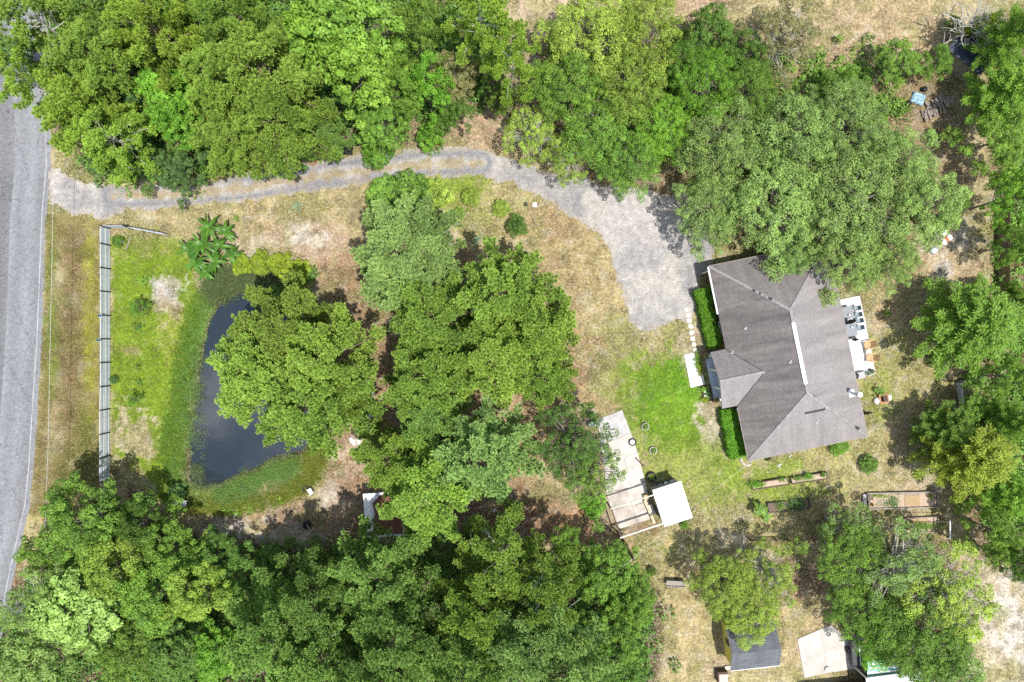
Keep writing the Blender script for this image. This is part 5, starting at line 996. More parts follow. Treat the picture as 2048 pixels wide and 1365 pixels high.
o, c = bed('raised_bed', ((1732, 986), (1870.5, 983), (1873, 1013), (1735.5, 1017)), .4, 'longest raised bed of old boards with straw and weeds', M['greywood'], M['soil2'], .1, 'raised bed', .18); part(B().box(G(1822, 1000)[0]-c.x, G(1822, 1000)[1]-c.y, .19, 1.5, 1.05, .05, bev=.02), 'mulch', M['mulch'], o); veg(o, c, 1786, 1003, .7, .9, .2, 300, 'bluegreen', .12, .3); veg(o, c, 1757, 992, 1.1, .3, .2, 160, 'laurel', .12, .25); veg(o, c, 1861, 992, .3, .4, .2, 60, 'yellow', .12, .2); veg(o, c, 1770, 1008, 1.4, .5, .2, 200, 'agave', .12, .12)
part(B().box(G(1815, 986)[0]-c.x, G(1815, 986)[1]-c.y, .3, 2.2, .26, .06, R(1)), 'loose_board', M['greywood'], o)
for px, py, w, lab in ((1727, 1000, 1.2, 'grey block standing at the left end of the longest raised bed'),): o = B().box(*G(px, py), .15, .3, w, .3, R(2)).build('concrete_block', M['concrete3'], None); tag(o, lab, 'block')
potted(1746, 1011, .4, .1, M['terracotta'], 'rust brown pot in the corner of the longest bed', 'brown', .18, .3)
o, c = bed('raised_bed', ((1804, 1036), (1872, 1033), (1874, 1062), (1806, 1066)), .35, 'lower raised bed with a green row under the trellis', M['greywood'], M['soil2'], .09, 'raised bed', .2); veg(o, c, 1838, 1052, 2.6, .5, .25, 700, 'bright', .13, .3); part(B().box(G(1835, 1041)[0]-c.x, G(1835, 1041)[1]-c.y, .21, 1.9, .45, .04, bev=.02), 'mulch', M['mulch'], o)
tr = empty('garden_trellis', (*G(1840, 1050), 0), 0, 'open post trellis over the lower raised bed', 'trellis'); ct = Vector((*G(1840, 1050), 0))
for px, py in ((1800, 1033), (1872, 1034), (1804, 1068), (1874, 1064)): p = Vector((*G(px, py), 0))-ct; part(B().box(p.x, p.y, 1.0, .08, .08, 2.0), 'post', M['darkwood'], tr)
p = Vector((*G(1873, 1030), 2.0))-ct; q = Vector((*G(1875, 1068), 2.0))-ct; part(B().box((p.x+q.x)/2, (p.y+q.y)/2, 2.04, .09, (p-q).length, .06), 'top_bar', M['white'], tr); p = Vector((*G(1802, 1033), 2.0))-ct; q = Vector((*G(1872, 1034), 2.0))-ct; part(B().box((p.x+q.x)/2, (p.y+q.y)/2, 1.97, (p-q).length, .05, .05), 'wire_bar', M['darkwood'], tr)
o = empty('rail_fence', (*G(1560, 1078), 0), 0, 'low dark timber rail fence below the vegetable beds', 'fence')
for k in range(6): part(B().box(-3.1+k*1.25, .02*k, .45, .1, .1, .95), 'post', M['darkwood'], o)
for z in (.3, .75): part(B().box(0, .07, z, 6.6, .05, .12, R(.5)), 'rail', M['darkwood'], o)
# corner fence on the right, board fence, far things
slat_fence('corrugated_fence', [G(1918, 812), G(1912, 765)], .9, 4, 'low corrugated steel panel at the garden corner on the right', 'dark')
slat_fence('corrugated_fence', [G(1962, 757), G(1914, 764)], .9, 4, 'thin edged steel panel running right from the garden corner', 'dark')
o = empty('board_fence', (*G(1900, 815), 0), R(9), 'low weathered board panel at the foot of the garden corner', 'fence')
for k in range(4): part(B().box(0, 0, .12+k*.22, 2.4, .04, .2), 'board', M['greywood'], o)
for x in (-1.1, 1.1): part(B().box(x, .05, .45, .09, .07, .95), 'post', M['darkwood'], o)
o = empty('board_fence', (*G(1996, 500), 0), R(90), 'brown board privacy fence in the shade on the right', 'fence'); x0 = G(0, 610)[1]-G(0, 500)[1]; n_ = 60
for k in range(n_): part(B().box(x0+k*.17+.08, 0, .84+random.uniform(-.02, .03), .155, .025, 1.68), 'board', M['brownboard'], o)
for z in (.4, 1.3): part(B().box(x0+n_*.085, -.045, z, n_*.17, .05, .1), 'rail', M['darkwood'], o)
M_ = None
def gable(name, px, py, ex, ey, eh, rh, rz, mw, mr, label, hc=None, over=.25, cat='shed'):
    x, y = G(px, py, hc or rh*.9); o = empty(name, (x, y, 0), rz, label, cat)
    b = B(); X_, Y_ = ex/2-over, ey/2-over; b.add([(-X_, -Y_, 0), (X_, -Y_, 0), (X_, Y_, 0), (-X_, Y_, 0), (-X_, -Y_, eh), (X_, -Y_, eh), (X_, Y_, eh), (-X_, Y_, eh), (-X_, 0, rh-.12), (X_, 0, rh-.12)],
          [(3, 2, 1, 0), (0, 1, 5, 4), (2, 3, 7, 6), (3, 0, 4, 8, 7), (1, 2, 6, 9, 5), (4, 5, 9, 8), (6, 7, 8, 9)]); part(b, 'wall', mw, o)
    for s in (-1, 1):
        pts = [(-ex/2, -ey/2, eh), (ex/2, -ey/2, eh), (ex/2, 0, rh), (-ex/2, 0, rh)] if s < 0 else [(ex/2, ey/2, eh), (-ex/2, ey/2, eh), (-ex/2, 0, rh), (ex/2, 0, rh)]
        r_ = part(B().slab([Vector(p) for p in pts], .08), 'roof', mr, o); uv_slope(r_, None)
    return o
ys_ = gable('yellow_shed', 1512, 1302, 4.75, 4.2, 2.4, 3.5, R(6.4), M['yellowwall'], M['shingle2'], 'yellow shed with a dark grey gable roof near the bottom', 3.3)
part(B().box(-2.14, .3, 1.5, .06, .6, .9), 'window', M['dark'], ys_); part(B().box(0, -2.12, 2.36, 4.8, .04, .1), 'fascia', M['white'], ys_); part(B().box(0, 2.12, 2.36, 4.8, .04, .1), 'fascia', M['white'], ys_)
cpad = tag(empty('concrete_pad', G(1655, 1300)), 'rough pale concrete pad right of the yellow shed', kind='structure'); c_ = Vector((*G(1655, 1300), 0))
for pts in (((1594, 1278), (1640, 1258), (1656, 1346), (1608, 1356)), ((1640, 1258), (1662, 1250), (1702, 1285), (1710, 1337), (1656, 1346))):
    P = [Vector((*G(*p), 0))-c_ for p in pts]; g = sum(P, Vector())/len(P); part(B().prism([((g+(p-g)*.994).x, (g+(p-g)*.994).y) for p in P], -.03, .08+random.uniform(0, .01)), 'panel', M['concrete'], cpad)
tag(B().lathe([(.05, 0), (.3, .04), (.28, .16), (.05, .22)], (*G(1654, 1338), .08), 8, .15).build('stone', M['stone'], None), 'round stone on the rough concrete pad', 'stone')
o = empty('long_shed', (*G(1680, 1385), 0), R(6), 'dark walled lean-to below the concrete pad', 'shed'); part(B().box(0, 0, 1.0, 7.4, 2.2, 2.0), 'wall', M['darkwood'], o); part(B().slab([(-3.8, -1.3, 2.1), (3.8, -1.3, 2.1), (3.8, .2, 2.2), (-3.8, .2, 2.2)], .06), 'roof', M['whiteroof'], o)
x, y = G(1800, 1368, 2.6); o = empty('white_roof_carport', (x, y, 0), R(8), 'carport with a flat white roof on the bottom edge', 'carport'); part(B().slab([(-3.2, -2.2, 2.55), (3.2, -2.2, 2.55), (3.2, 1.0, 2.65), (-3.2, 1.0, 2.65)], .1), 'roof', M['whiteroof'], o)
for sx in (-3, 3):
    for sy in (-2, .85): part(B().box(sx, sy, 1.25, .12, .12, 2.5), 'post', M['white'], o)
x, y = G(1765, 1337, 2.2); o = empty('striped_awning', (x, y, 0), R(3), 'small awning with teal and white striped roof sheets', 'awning')
for k in range(8): part(B().slab([(-1.5, -.85+k*.21, 2.2+.02*k), (1.5, -.85+k*.21, 2.2+.02*k), (1.5, -.645+k*.21, 2.22+.02*k), (-1.5, -.645+k*.21, 2.22+.02*k)], .03), 'roof_slat', M['teal'] if k % 2 else M['vent'], o)
for sx in (-1.4, 1.4):
    for sy in (-.75, .75): part(B().box(sx, sy, 1.08, .08, .08, 2.16), 'post', M['dark'], o)
o = empty('parked_trailer', (*G(1716, 1300, 1), 0), R(4), 'dark trailer with a pale rail beside the concrete pad', 'trailer'); part(B().box(0, 0, .7, 1.3, 3.2, .5, bev=.06), 'bed', M['dark'], o); part(B().box(.15, 0, 1.0, .06, 3.2, .06), 'rail', M['white'], o)
for sx in (-.7, .7): part(B().tube((sx-.1, -.3, .33), (sx+.1, -.3, .33), .33, n=16), 'wheel', M['rubber'], o)
part(B().tube((0, 1.6, .5), (0, 2.3, .45), .05), 'hitch', M['dark'], o)
for k in range(3):
    a = (*G(1706+k*4, 1326+k*3), .06); e = (*G(1722+k*4, 1340+k*3), .1); tag(B().box((a[0]+e[0])/2, (a[1]+e[1])/2, .08+.03*k, 1.15, .14, .05, math.atan2(e[1]-a[1], e[0]-a[0])+.1*k).build('lumber', M['palewood'], None), 'pale plank of the small heap right of the concrete pad', 'plank', 'heap of pale planks')
o = empty('brown_box', (*G(1446, 1356, .8), 0), R(3), 'brown topped box on the bottom edge left of the yellow shed', 'box'); part(B().box(0, 0, .4, 1.0, 1.1, .8), 'body', M['darkwood'], o); part(B().box(.05, -.1, .83, .85, .9, .06), 'lid', M['pinkwood'], o)
o = empty('white_crate', (*G(1457, 1337, .3), 0), R(5), 'white flat crate at the corner of the yellow shed', 'crate'); part(B().box(0, 0, .12, .6, .28, .24), 'body', M['white'], o); part(B().box(0, 0, .25, .5, .18, .03), 'lid', M['concrete3'], o)
o = empty('scrap_heap', (*G(1470, 1240, .5), 0), 0, 'white scrap and pots behind the yellow shed', 'scrap'); 
for k in range(6): part(B().box(random.uniform(-.3, 2.2), random.uniform(-.2, .6), .25, random.uniform(.4, .8), random.uniform(.3, .5), .45, random.uniform(0, 1)), 'crate', M['white'] if k % 2 else M['terracotta'], o)
o = empty('grey_trailer', (*G(1352, 1168, .6), 0), R(-3), 'small grey flat trailer on the dry lawn left of the yellow oaks', 'trailer'); part(B().box(0, 0, .5, 1.9, .55, .12), 'bed', M['greywood'], o)
for s in (-1, 1): part(B().box(0, s*.27, .65, 1.9, .04, .2), 'side_board', M['concrete3'], o); part(B().tube((.2, s*.3, .25), (.2, s*.42, .25), .25, n=14), 'wheel', M['rubber'], o)
part(B().tube((-.95, 0, .5), (-1.6, .05, .4), .04), 'hitch', M['dark'], o)
# navy roofed shed and dead tree in the top right, firewood, tarp
x, y = G(1952, 96, 2.5); o = empty('navy_shed', (x, y, 0), R(-38), 'shed with a navy flat roof in the top right corner', 'shed'); part(B().box(0, 0, 1.2, 3.7, 3.2, 2.4), 'wall', M['greywood'], o); part(B().slab([(-2.0, -1.75, 2.45), (2.0, -1.75, 2.45), (2.0, .9, 2.55), (-2.0, .9, 2.55)], .08), 'roof', M['navy'], o); part(B().slab([(-2.0, .95, 2.56), (2.0, .95, 2.56), (2.0, 1.8, 2.5), (-2.0, 1.8, 2.5)], .08), 'roof', M['concrete3'], o)
r_ = np.random.RandomState(5); tips = dome(26, 3.0, 2.2, 4.6, r_, .2, .3); x, y = G(1952, 52, 3.6); o = empty('dead_tree', (x, y, 0), 0, 'leafless lichen covered tree over the navy roof', 'tree'); tm = trunk_mesh('dead_branches', .18, 3.4, tips, r_, 1.0, .05, .3, 5); me = link('branches', tm, o, M['lichen'])
for px, py, rp, lab in ((1975, 42, 20, 'bright yellow leafy top beside the dead tree'), (1938, 62, 14, 'smaller yellow leafy top beside the dead tree')): tree('bush', px, py, rp, 4.2, 'yellow', lab, 'bush', name='bush')
def logs():
    me = None; spots = [(1846, 228, 75), (1850, 236, 80), (1857, 222, 70), (1861, 230, 76), (1855, 210, 60), (1862, 213, 65), (1867, 207, 68), (1870, 216, 72), (1873, 225, 70), (1877, 210, 62), (1880, 219, 70), (1883, 204, 64), (1886, 213, 60), (1868, 227, 80), (1864, 222, 72), (1889, 220, 68), (1892, 208, 60), (1896, 201, 84), (1900, 199, 88), (1904, 200, 92), (1898, 206, 80), (1875, 202, 60), (1880, 198, 58), (1888, 198, 55), (1853, 229, 86), (1871, 221, 64)]
    for k, (px, py, an) in enumerate(spots):
        if me is None:
            b = B().tube((-.42, 0, 0), (.42, 0, 0), .12, .11, 7); me = bpy.data.meshes.new('log'); me.from_pydata(b.v, [], b.f); me.materials.append(M['logs']); me.update()
        o = link('firewood_log', me); x, y = G(px, py, .2); o.location = (x, y, .11+.12*(k % 3 == 1)); o.rotation_euler = (0, 0, R(-an)+random.uniform(-.12, .12)); o.scale = (random.uniform(.85, 1.15), random.uniform(.8, 1.25), random.uniform(.8, 1.2))
        tag(o, 'grey brown log of the firewood row beside the blue tarp', 'log', 'row of firewood logs')
logs()
n_ = 14; xs_ = np.linspace(-1.0, 1.0, n_); XX, YY = np.meshgrid(xs_, xs_); rr = np.random.RandomState(9); ZZ = .32+.3*fbm(XX*1.2+5, YY*1.2+3, 2.2, 4); ZZ = ZZ*(1-.55*np.maximum(np.abs(XX), np.abs(YY))**4); sk = .8+.25*fbm(XX, YY, 1.5, 2)
ii = np.arange(n_*n_).reshape(n_, n_); Fq = np.stack([ii[:-1, :-1], ii[:-1, 1:], ii[1:, 1:], ii[1:, :-1]], -1).reshape(-1, 4); top = np.stack([XX*.72*sk+.1*fbm(XX+3, YY, 3, 2), YY*.6*sk+.12*fbm(XX, YY+7, 3, 2), ZZ-.08], -1).reshape(-1, 3)
tp = link('blue_tarp', npmesh('blue_tarp', top, Fq, M['blue'], smooth=True)); tp.location = (*G(1838, 196, .4), 0); tp.rotation_euler = (0, 0, R(-20)); tag(tp, 'crumpled blue and white tarp beside the firewood', 'tarp')
for px, py, lab in ((1846, 180, 'black bin bag above the blue tarp'), (1815, 208, 'dark pot left of the blue tarp')): o = B().lathe([(.1, 0), (.3, .08), (.28, .3), (.08, .42)], (*G(px, py), 0), 9, .15).build('black_bag', M['black'], None, True); tag(o, lab, 'bag')
for px, py, s_, m, lab in ((1884, 466, .45, 'white', 'white sack at the top of the litter by the grove'), (1897, 475, .3, 'white', 'small white sack on the right of the litter by the grove'), (1884, 484, .38, 'rock', 'grubby sack at the bottom of the litter by the grove'), (1866, 501, .4, 'bluewhite', 'pale blue sack under the grove edge'), (1890, 478, .3, 'terracotta', 'rusty tin among the white sacks')):
    tag(B().lathe([(.08, 0), (s_, .06), (s_*.9, .22), (s_*.3, .34), (.05, .36)], (*G(px, py), 0), 9, .22).build('sack', M[m], None, True), lab, 'sack')
o = empty('yellow_toy', (*G(1918, 598, .3), 0), R(20), 'yellow plastic toy chair near the big feathery tree', 'toy'); part(B().box(0, 0, .28, .4, .4, .06, bev=.02), 'seat', M['yellow'], o); part(B().box(0, .19, .5, .4, .05, .45), 'backrest', M['yellow'], o)
for x in (-.16, .16):
    for y in (-.16, .16): part(B().box(x, y, .13, .06, .06, .26), 'leg', M['yellow'], o)
o = empty('path_edging', (*G(1905, 70), 0), 0, 'old grey timbers along the path to the navy shed', 'edging')
for k in range(3): part(B().box(-.6+k*.9-1.0, -1.2+k*.95, .1, 1.3, .16, .2, R(47)), 'timber', M['greywood'], o)
# ---------------------------------------------------------------- trees (kind, px, py, radius px, height m, leaf, label)
NW = 'trees of the wood north of the driveway'; SW = 'trees of the wood along the bottom edge'; PN = 'pines beside the pond'; OK = 'oaks behind the house'; RT = 'trees along the right edge'
TREES = [
 # wood north of the driveway
 ('pinesparse', 95, 50, 105, 15, 'pine', 'thin pine in the top left corner with road showing through', NW),
 ('gum', 42, 108, 52, 8, 'bluegreen', 'low green broadleaf tree overhanging the road at the left edge', NW),
 ('pinesparse', 52, 162, 62, 13, 'pineyellow', 'yellowish pine reaching furthest over the road', NW),
 ('pine', 165, 222, 88, 13, 'pineyellow', 'yellowish pine above the black mailbox', NW),
 ('pinesparse', 225, 275, 80, 12, 'pineyellow', 'thin yellowish pine just left of the dark roadside shrubs', NW),
 ('pine', 215, 120, 90, 14, 'pine', 'pine between the top left corner and the bright leafy tree', NW),
 ('pine', 235, 20, 80, 13, 'pinedark', 'dark pine on the top edge beside bare brown trunks', NW),
 ('pine', 318, 75, 92, 17, 'pineyellow', 'tall yellow green pine near the top left', NW),
 ('laurel', 385, 40, 60, 11, 'laurel', 'green broadleaf tree between two tall pines on the top edge', NW),
 ('gum', 335, 175, 70, 11, 'bright', 'bright leafy tree in the middle of the left wood', NW),
 ('gum', 350, 235, 58, 10, 'bright', 'smaller bright leafy tree above the dark roadside shrubs', NW),
 ('gum', 255, 170, 50, 9, 'bluegreen', 'mid green leafy tree left of the bright leafy tree', NW),
 ('laurel', 250, 262, 50, 8, 'laureldark', 'dark leafy tree half hidden under yellowish pines', NW),
 ('pine', 480, 40, 88, 17, 'pine', 'round topped pine on the top edge left of the sweetgum', NW),
 ('laurel', 415, 100, 46, 10, 'laureldark', 'dark leafy tree in the gap below the top edge pines', NW),
 ('pine', 440, 165, 88, 15, 'pine', 'pine with flat green pads left of the biggest north pine', NW),
 ('pine', 535, 165, 112, 18, 'pine', 'biggest pine of the north wood, left of the sweetgum', NW),
 ('pine', 560, 240, 88, 16, 'pine', 'large pine just below the biggest north pine', NW),
 ('pine', 468, 285, 78, 12, 'pine', 'pine overhanging the driveway right of the dark shrubs', NW),
 ('gum', 680, 45, 118, 16, 'gum', 'big bright yellow green sweetgum on the top edge', NW),
 ('gum', 715, 140, 82, 15, 'gum', 'bright yellow green sweetgum below the bigger one', NW),
 ('gum', 610, 70, 62, 14, 'gum', 'bright sweetgum lobe beside the round topped pine', NW),
 ('laurel', 825, 45, 78, 12, 'laurel', 'dense green tree on the top edge right of the sweetgum', NW),
 ('laurel', 785, 165, 68, 12, 'laurel', 'dense green tree touching the lower sweetgum', NW),
 ('laurel', 850, 165, 68, 11, 'bright', 'fresh green tree right of the dense green trees', NW),
 ('laurel', 755, 235, 72, 9, 'laurel', 'round dense tree above the trash cans', NW),
 ('laurel', 905, 150, 62, 9, 'brown', 'olive brown tree right of the fresh green tree', NW),
 ('laurel', 905, 215, 48, 7, 'laureldark', 'dark tree at the end of the north wood by the clearing', NW),
 ('pine', 655, 262, 42, 8, 'pinedark', 'small dull pine beside the trash cans', NW),
 ('laurel', 600, 290, 40, 5, 'laurel', 'low dark tree under the big pine by the driveway edge', NW),
 ('laurel', 205, 318, 40, 5, 'bluegreen', 'leftmost dark bluish shrub tree by the driveway mouth', NW),
 ('laurel', 265, 325, 48, 5.5, 'laureldark', 'dark shrub tree in the middle of the driveway bend row', NW),
 ('laurel', 345, 342, 58, 6.5, 'bluegreen', 'dark bluish tree bulging over the driveway with its shadow', NW),
 ('pinesparse', 965, 40, 82, 16, 'pineyellow', 'thin yellow green pine with bare white limbs on the top edge', NW),
 ('pinesparse', 1022, 120, 62, 15, 'pineyellow', 'thin yellow green pine beside the dark gap', NW),
 ('laurel', 975, 150, 38, 6, 'laureldark', 'small dark tree under the thin yellow green pines', NW),
 ('laurel', 1005, 200, 34, 6, 'laurel', 'small green tree at the foot of the dark gap', NW),
 # trees north of the turning place
 ('oak', 1190, 70, 118, 9, 'oakyellow', 'broad yellow green oak near the top edge centre', OK),
 ('oak', 1290, 60, 100, 9, 'oakyellow', 'yellow green oak on the top edge beside the sandy patch', OK),
 ('oak', 1130, 165, 88, 9, 'laurel', 'mid green oak right of the dark gap', OK),
 ('oak', 1265, 165, 92, 9, 'oakyellow', 'yellow green oak in the centre of the north oaks', OK),
 ('sparse', 1065, 265, 72, 6, 'oakyellow', 'thin pale yellow tree with bare twigs above the driveway', OK),
 ('sparse', 1140, 310, 58, 6, 'oakyellow', 'small thin yellowish tree hanging over the driveway', OK),
 ('oak', 1195, 250, 88, 8, 'laurel', 'green oak above the driveway bend', OK),
 ('oak', 1260, 320, 82, 7, 'laurel', 'dark green oak at the edge of the turning place', OK),
 ('oak', 1320, 250, 78, 8, 'bright', 'green oak between the yellow oaks and the grey oak grove', OK),
 ('laurel', 1425, 55, 68, 8, 'laureldark', 'dark green tree right of the top sandy patch', OK),
 ('oak', 1410, 165, 88, 9, 'bright', 'bright green tree left of the brown thin tree', OK),
 ('oak', 1365, 130, 60, 8, 'laurel', 'narrow green tree between yellow oak and bright tree', OK),
 ('sparse', 1560, 75, 105, 8, 'brown', 'brownish thin tree with pale bare branches on the top edge', OK),
 ('laurel', 1490, 110, 60, 7, 'laureldark', 'dark tree under the brownish thin tree', OK),
 ('oak', 1500, 185, 78, 8, 'laurel', 'green oak below the brownish thin tree', OK),
 ('oak', 1445, 285, 98, 9, 'oak', 'grey green oak at the left end of the oak grove', OK),
 ('oak', 1580, 270, 112, 9.5, 'oak', 'large grey green oak in the upper middle of the grove', OK),
 ('oak', 1705, 250, 112, 9, 'oak', 'grey green oak left of the firewood', OK),
 ('oak', 1812, 330, 88, 8.5, 'oak', 'grey green oak below the blue tarp', OK),
 ('oak', 1425, 420, 88, 7.5, 'oak', 'oak overhanging the gravel beside the house corner', OK),
 ('oak', 1555, 415, 122, 9, 'oak', 'broad oak leaning over the north end of the roof', OK),
 ('oak', 1710, 400, 125, 9.5, 'oak', 'biggest grey green oak at the heart of the grove', OK),
 ('oak', 1850, 420, 100, 9, 'oak', 'oak at the right end of the grove by the sandy clearing', OK),
 ('oak', 1698, 515, 84, 7.5, 'oak', 'oak whose branches hang over the roof corner and patio', OK),
 ('oak', 1590, 505, 62, 6, 'oak', 'low oak bough casting leaf shadow on the shingles', OK),
 ('oak', 1780, 520, 72, 7, 'oak', 'oak between the patio and the sandy clearing', OK),
 ('laurel', 1690, 165, 42, 5, 'laurel', 'small dark green tree below the sandy field', OK),
 ('laurel', 1800, 120, 52, 5, 'laurel', 'green tree with a shadow on the sandy field', OK),
 ('laurel', 1878, 122, 38, 4.5, 'laurel', 'green tree above the blue tarp', OK),
 # right edge
 ('feather', 2032, 180, 76, 8, 'feather', 'feathery green tree below the navy roof', RT),
 ('feather', 2045, 60, 60, 10, 'feather', 'feathery green tree in the top right corner', RT),
 ('laurel', 2010, 272, 72, 7, 'laurel', 'green leafy tree right of the firewood', RT),
 ('laurel', 2040, 390, 62, 9, 'bright', 'green leafy tree beside the brown board fence', RT),
 ('laurel', 2035, 490, 46, 7, 'laurel', 'smaller green tree over the end of the board fence', RT),
 ('feather', 1970, 650, 108, 9, 'feather', 'big feathery yellow green tree halfway down the right edge', RT),
 ('laurel', 2040, 600, 42, 8, 'laurel', 'dark leafy tree behind the big feathery tree', RT),
 ('laurel', 2030, 755, 55, 8, 'laurel', 'leafy tree above the garden corner fence', RT),
 ('laurel', 1975, 830, 58, 5.5, 'laurel', 'low leafy tree beside the corrugated garden fence', RT),
 ('feather', 1905, 870, 62, 6.5, 'laurel', 'dark green feathery tree throwing a shadow on the lawn', RT),
 ('feather', 1965, 920, 92, 9, 'featheryellow', 'ochre tinted feathery tree below the garden fence', RT),
 ('feather', 2040, 850, 52, 9, 'feather', 'yellow green feathery tree cut by the right edge', RT),
 ('feather', 2030, 990, 62, 8, 'feather', 'green feathery tree below the ochre one', RT),
 ('laurel', 2015, 1070, 72, 8, 'laurel', 'green tree right of the big raised bed', RT),
 ('oak', 2045, 1130, 42, 8, 'laurel', 'green tree at the lower right edge', RT),
 # lower right
 ('sparse', 1700, 1062, 66, 6.5, 'oak', 'thin grey green tree below the vegetable beds', 'oaks of the lower right'),
 ('oak', 1705, 1120, 88, 8, 'laurel', 'green oak above the pale concrete pad', 'oaks of the lower right'),
 ('sparse', 1800, 1140, 120, 9, 'oak', 'broad thin oak with pale branches below the big raised bed', 'oaks of the lower right'),
 ('oak', 1720, 1215, 72, 7, 'laurel', 'dark green oak just above the concrete pad', 'oaks of the lower right'),
 ('sparse', 1900, 1190, 112, 9, 'oakyellow', 'thin yellow green oak beside the sandy lower right', 'oaks of the lower right'),
 ('oak', 1850, 1280, 120, 9, 'laurel', 'large green oak over the striped roof', 'oaks of the lower right'),
 ('oak', 1775, 1285, 72, 7, 'bright', 'fresh green oak beside the striped roof', 'oaks of the lower right'),
 ('oak', 1900, 1340, 90, 8, 'oak', 'grey green oak cut by the bottom edge', 'oaks of the lower right'),
 ('oak', 1450, 1168, 74, 7, 'oakyellow', 'yellow green oak casting a round shadow beside the white shed', 'oaks of the lower right'),
 ('sparse', 1545, 1150, 78, 7, 'oakyellow', 'yellow green oak right of the shadowed lawn', 'oaks of the lower right'),
 ('oak', 1505, 1232, 72, 6, 'oakyellow', 'yellow green oak overhanging the yellow shed', 'oaks of the lower right'),
 # wood along the bottom
 ('laurel', 150, 1050, 112, 11, 'laurel', 'dark green tree beside the road at the lower left', SW),
 ('laurel', 268, 1050, 58, 9.5, 'laureldark', 'tall dark tree mirrored in the lower pond corner', SW),
 ('laurel', 228, 1045, 56, 8, 'laurel', 'green tree just below the end of the metal fence', SW),
 ('laurel', 85, 1110, 62, 8, 'laurel', 'dark tree with twigs over the lower road', SW),
 ('laurel', 215, 1130, 88, 10, 'oakyellow', 'yellow flecked green tree in the lower left wood', SW),
 ('sparse', 60, 1215, 90, 11, 'gumpale', 'pale thin leafed tree at the lower left edge', SW),
 ('gum', 150, 1220, 95, 11, 'gumpale', 'pale green broadleaf tree in the lower left wood', SW),
 ('gum', 60, 1320, 80, 10, 'gumpale', 'pale green tree in the bottom left corner', SW),
 ('laurel', 325, 1100, 74, 8, 'laurel', 'green tree below the white pond chairs', SW),
 ('laurel', 415, 1132, 70, 7, 'laureldark', 'dark green tree below the pale sand strip', SW),
 ('laurel', 300, 1190, 88, 10, 'laurel', 'green tree in the middle of the lower left wood', SW),
 ('laurel', 385, 1190, 80, 10, 'oakyellow', 'yellowish green tree left of the bottom pines', SW),
 ('laurel', 240, 1310, 88, 9, 'laurel', 'green tree on the bottom edge at the left', SW),
 ('gum', 345, 1305, 72, 8, 'laureldark', 'dark leafy tree on the bottom edge', SW),
 ('gum', 435, 1310, 62, 8, 'bright', 'bright leafy tree on the bottom edge left of the pines', SW),
 ('laurel', 482, 1150, 64, 6, 'laureldark', 'dark tree under the pale sand strip, left of the tin roof', SW),
 ('laurel', 555, 1145, 62, 5.5, 'laureldark', 'darkest tree just below the pale sand strip', SW),
 ('laurel', 640, 1145, 60, 5.5, 'laureldark', 'dark tree below the tin roof', SW),
 ('laurel', 870, 1110, 50, 5, 'laureldark', 'dark low tree below the middle pines', SW),
 ('laurel', 950, 1095, 46, 5, 'laurel', 'low green tree in the shaded gap', SW),
 ('pine', 620, 1200, 92, 14, 'pinedark', 'pine in the bottom wood left of the two headed pine', SW),
 ('pine', 545, 1270, 100, 15, 'pinedark', 'large pine at the bottom, right of the bright leafy tree', SW),
 ('pine', 640, 1310, 100, 15, 'pinedark', 'pine on the bottom edge below the left bottom pine', SW),
 ('pine', 765, 1160, 100, 14, 'pinedark', 'dark pine with separate rounded heads below the tin roof', SW),
 ('pine', 800, 1255, 105, 16, 'pinedark', 'dense pine in the middle of the bottom wood', SW),
 ('pine', 745, 1330, 90, 16, 'pinedark', 'dark pine on the bottom edge in the middle', SW),
 ('pinesparse', 1005, 1120, 92, 15, 'pine', 'thin pine with bare grey limbs near the shaded gap', SW),
 ('pinesparse', 1080, 1180, 92, 16, 'pine', 'thin pine with bare limbs left of the green bottom trees', SW),
 ('pine', 960, 1215, 88, 15, 'pine', 'green pine right of the dense bottom pine', SW),
 ('pine', 1060, 1265, 112, 17, 'pinepale', 'big light green pine in the bottom centre', SW),
 ('pine', 930, 1320, 100, 16, 'pinedark', 'pine on the bottom edge left of the light green pine', SW),
 ('pine', 1120, 1335, 100, 16, 'pinepale', 'light green pine on the bottom edge', SW),
 ('laurel', 1215, 1145, 78, 8, 'laurel', 'green tree beside the utility pole', SW),
 ('laurel', 1265, 1205, 62, 8, 'laurel', 'green tree at the edge of the dry lawn', SW),
 ('laurel', 1235, 1255, 82, 9, 'laurel', 'dense green tree left of the dry lawn', SW),
 ('laurel', 1230, 1335, 82, 9, 'laureldark', 'dark green tree on the bottom edge by the dry lawn', SW),
 ('laurel', 1130, 1085, 38, 4.5, 'laurel', 'small green tree alone on the shaded pine straw', SW),
 # pines in the middle
 ('pine', 570, 657, 102, 13, 'pine', 'pine whose branches reach over the top of the pond', PN),
 ('pine', 520, 740, 112, 13, 'pine', 'pine reaching furthest over the pond water', PN),
 ('pine', 650, 715, 102, 14, 'pine', 'tall pine in the middle of the pond side group', PN),
 ('pine', 625, 808, 106, 14, 'pine', 'broad pine over the lower pond', PN),
 ('pine', 690, 785, 52, 11, 'pine', 'small pine beside the round stones', PN),
 ('pine', 800, 520, 112, 12, 'pinepale', 'pale feathery looking pine on top of the middle group', PN),
 ('pinesparse', 850, 470, 78, 11, 'pinepale', 'small pale pine touching the big driveway shrub', PN),
 ('pine', 870, 640, 98, 13, 'pine', 'pine between the two red brown ground gaps', PN),
 ('pine', 1000, 594, 104, 13, 'pine', 'pine nearest to the dry lawn in the middle', PN),
 ('pine', 1075, 670, 88, 13, 'pine', 'rightmost pine of the middle group', PN),
 ('pine', 860, 750, 98, 13, 'pine', 'green pine above the shaded straw', PN),
 ('pine', 985, 720, 98, 13, 'pine', 'pine at the centre right of the middle group', PN),
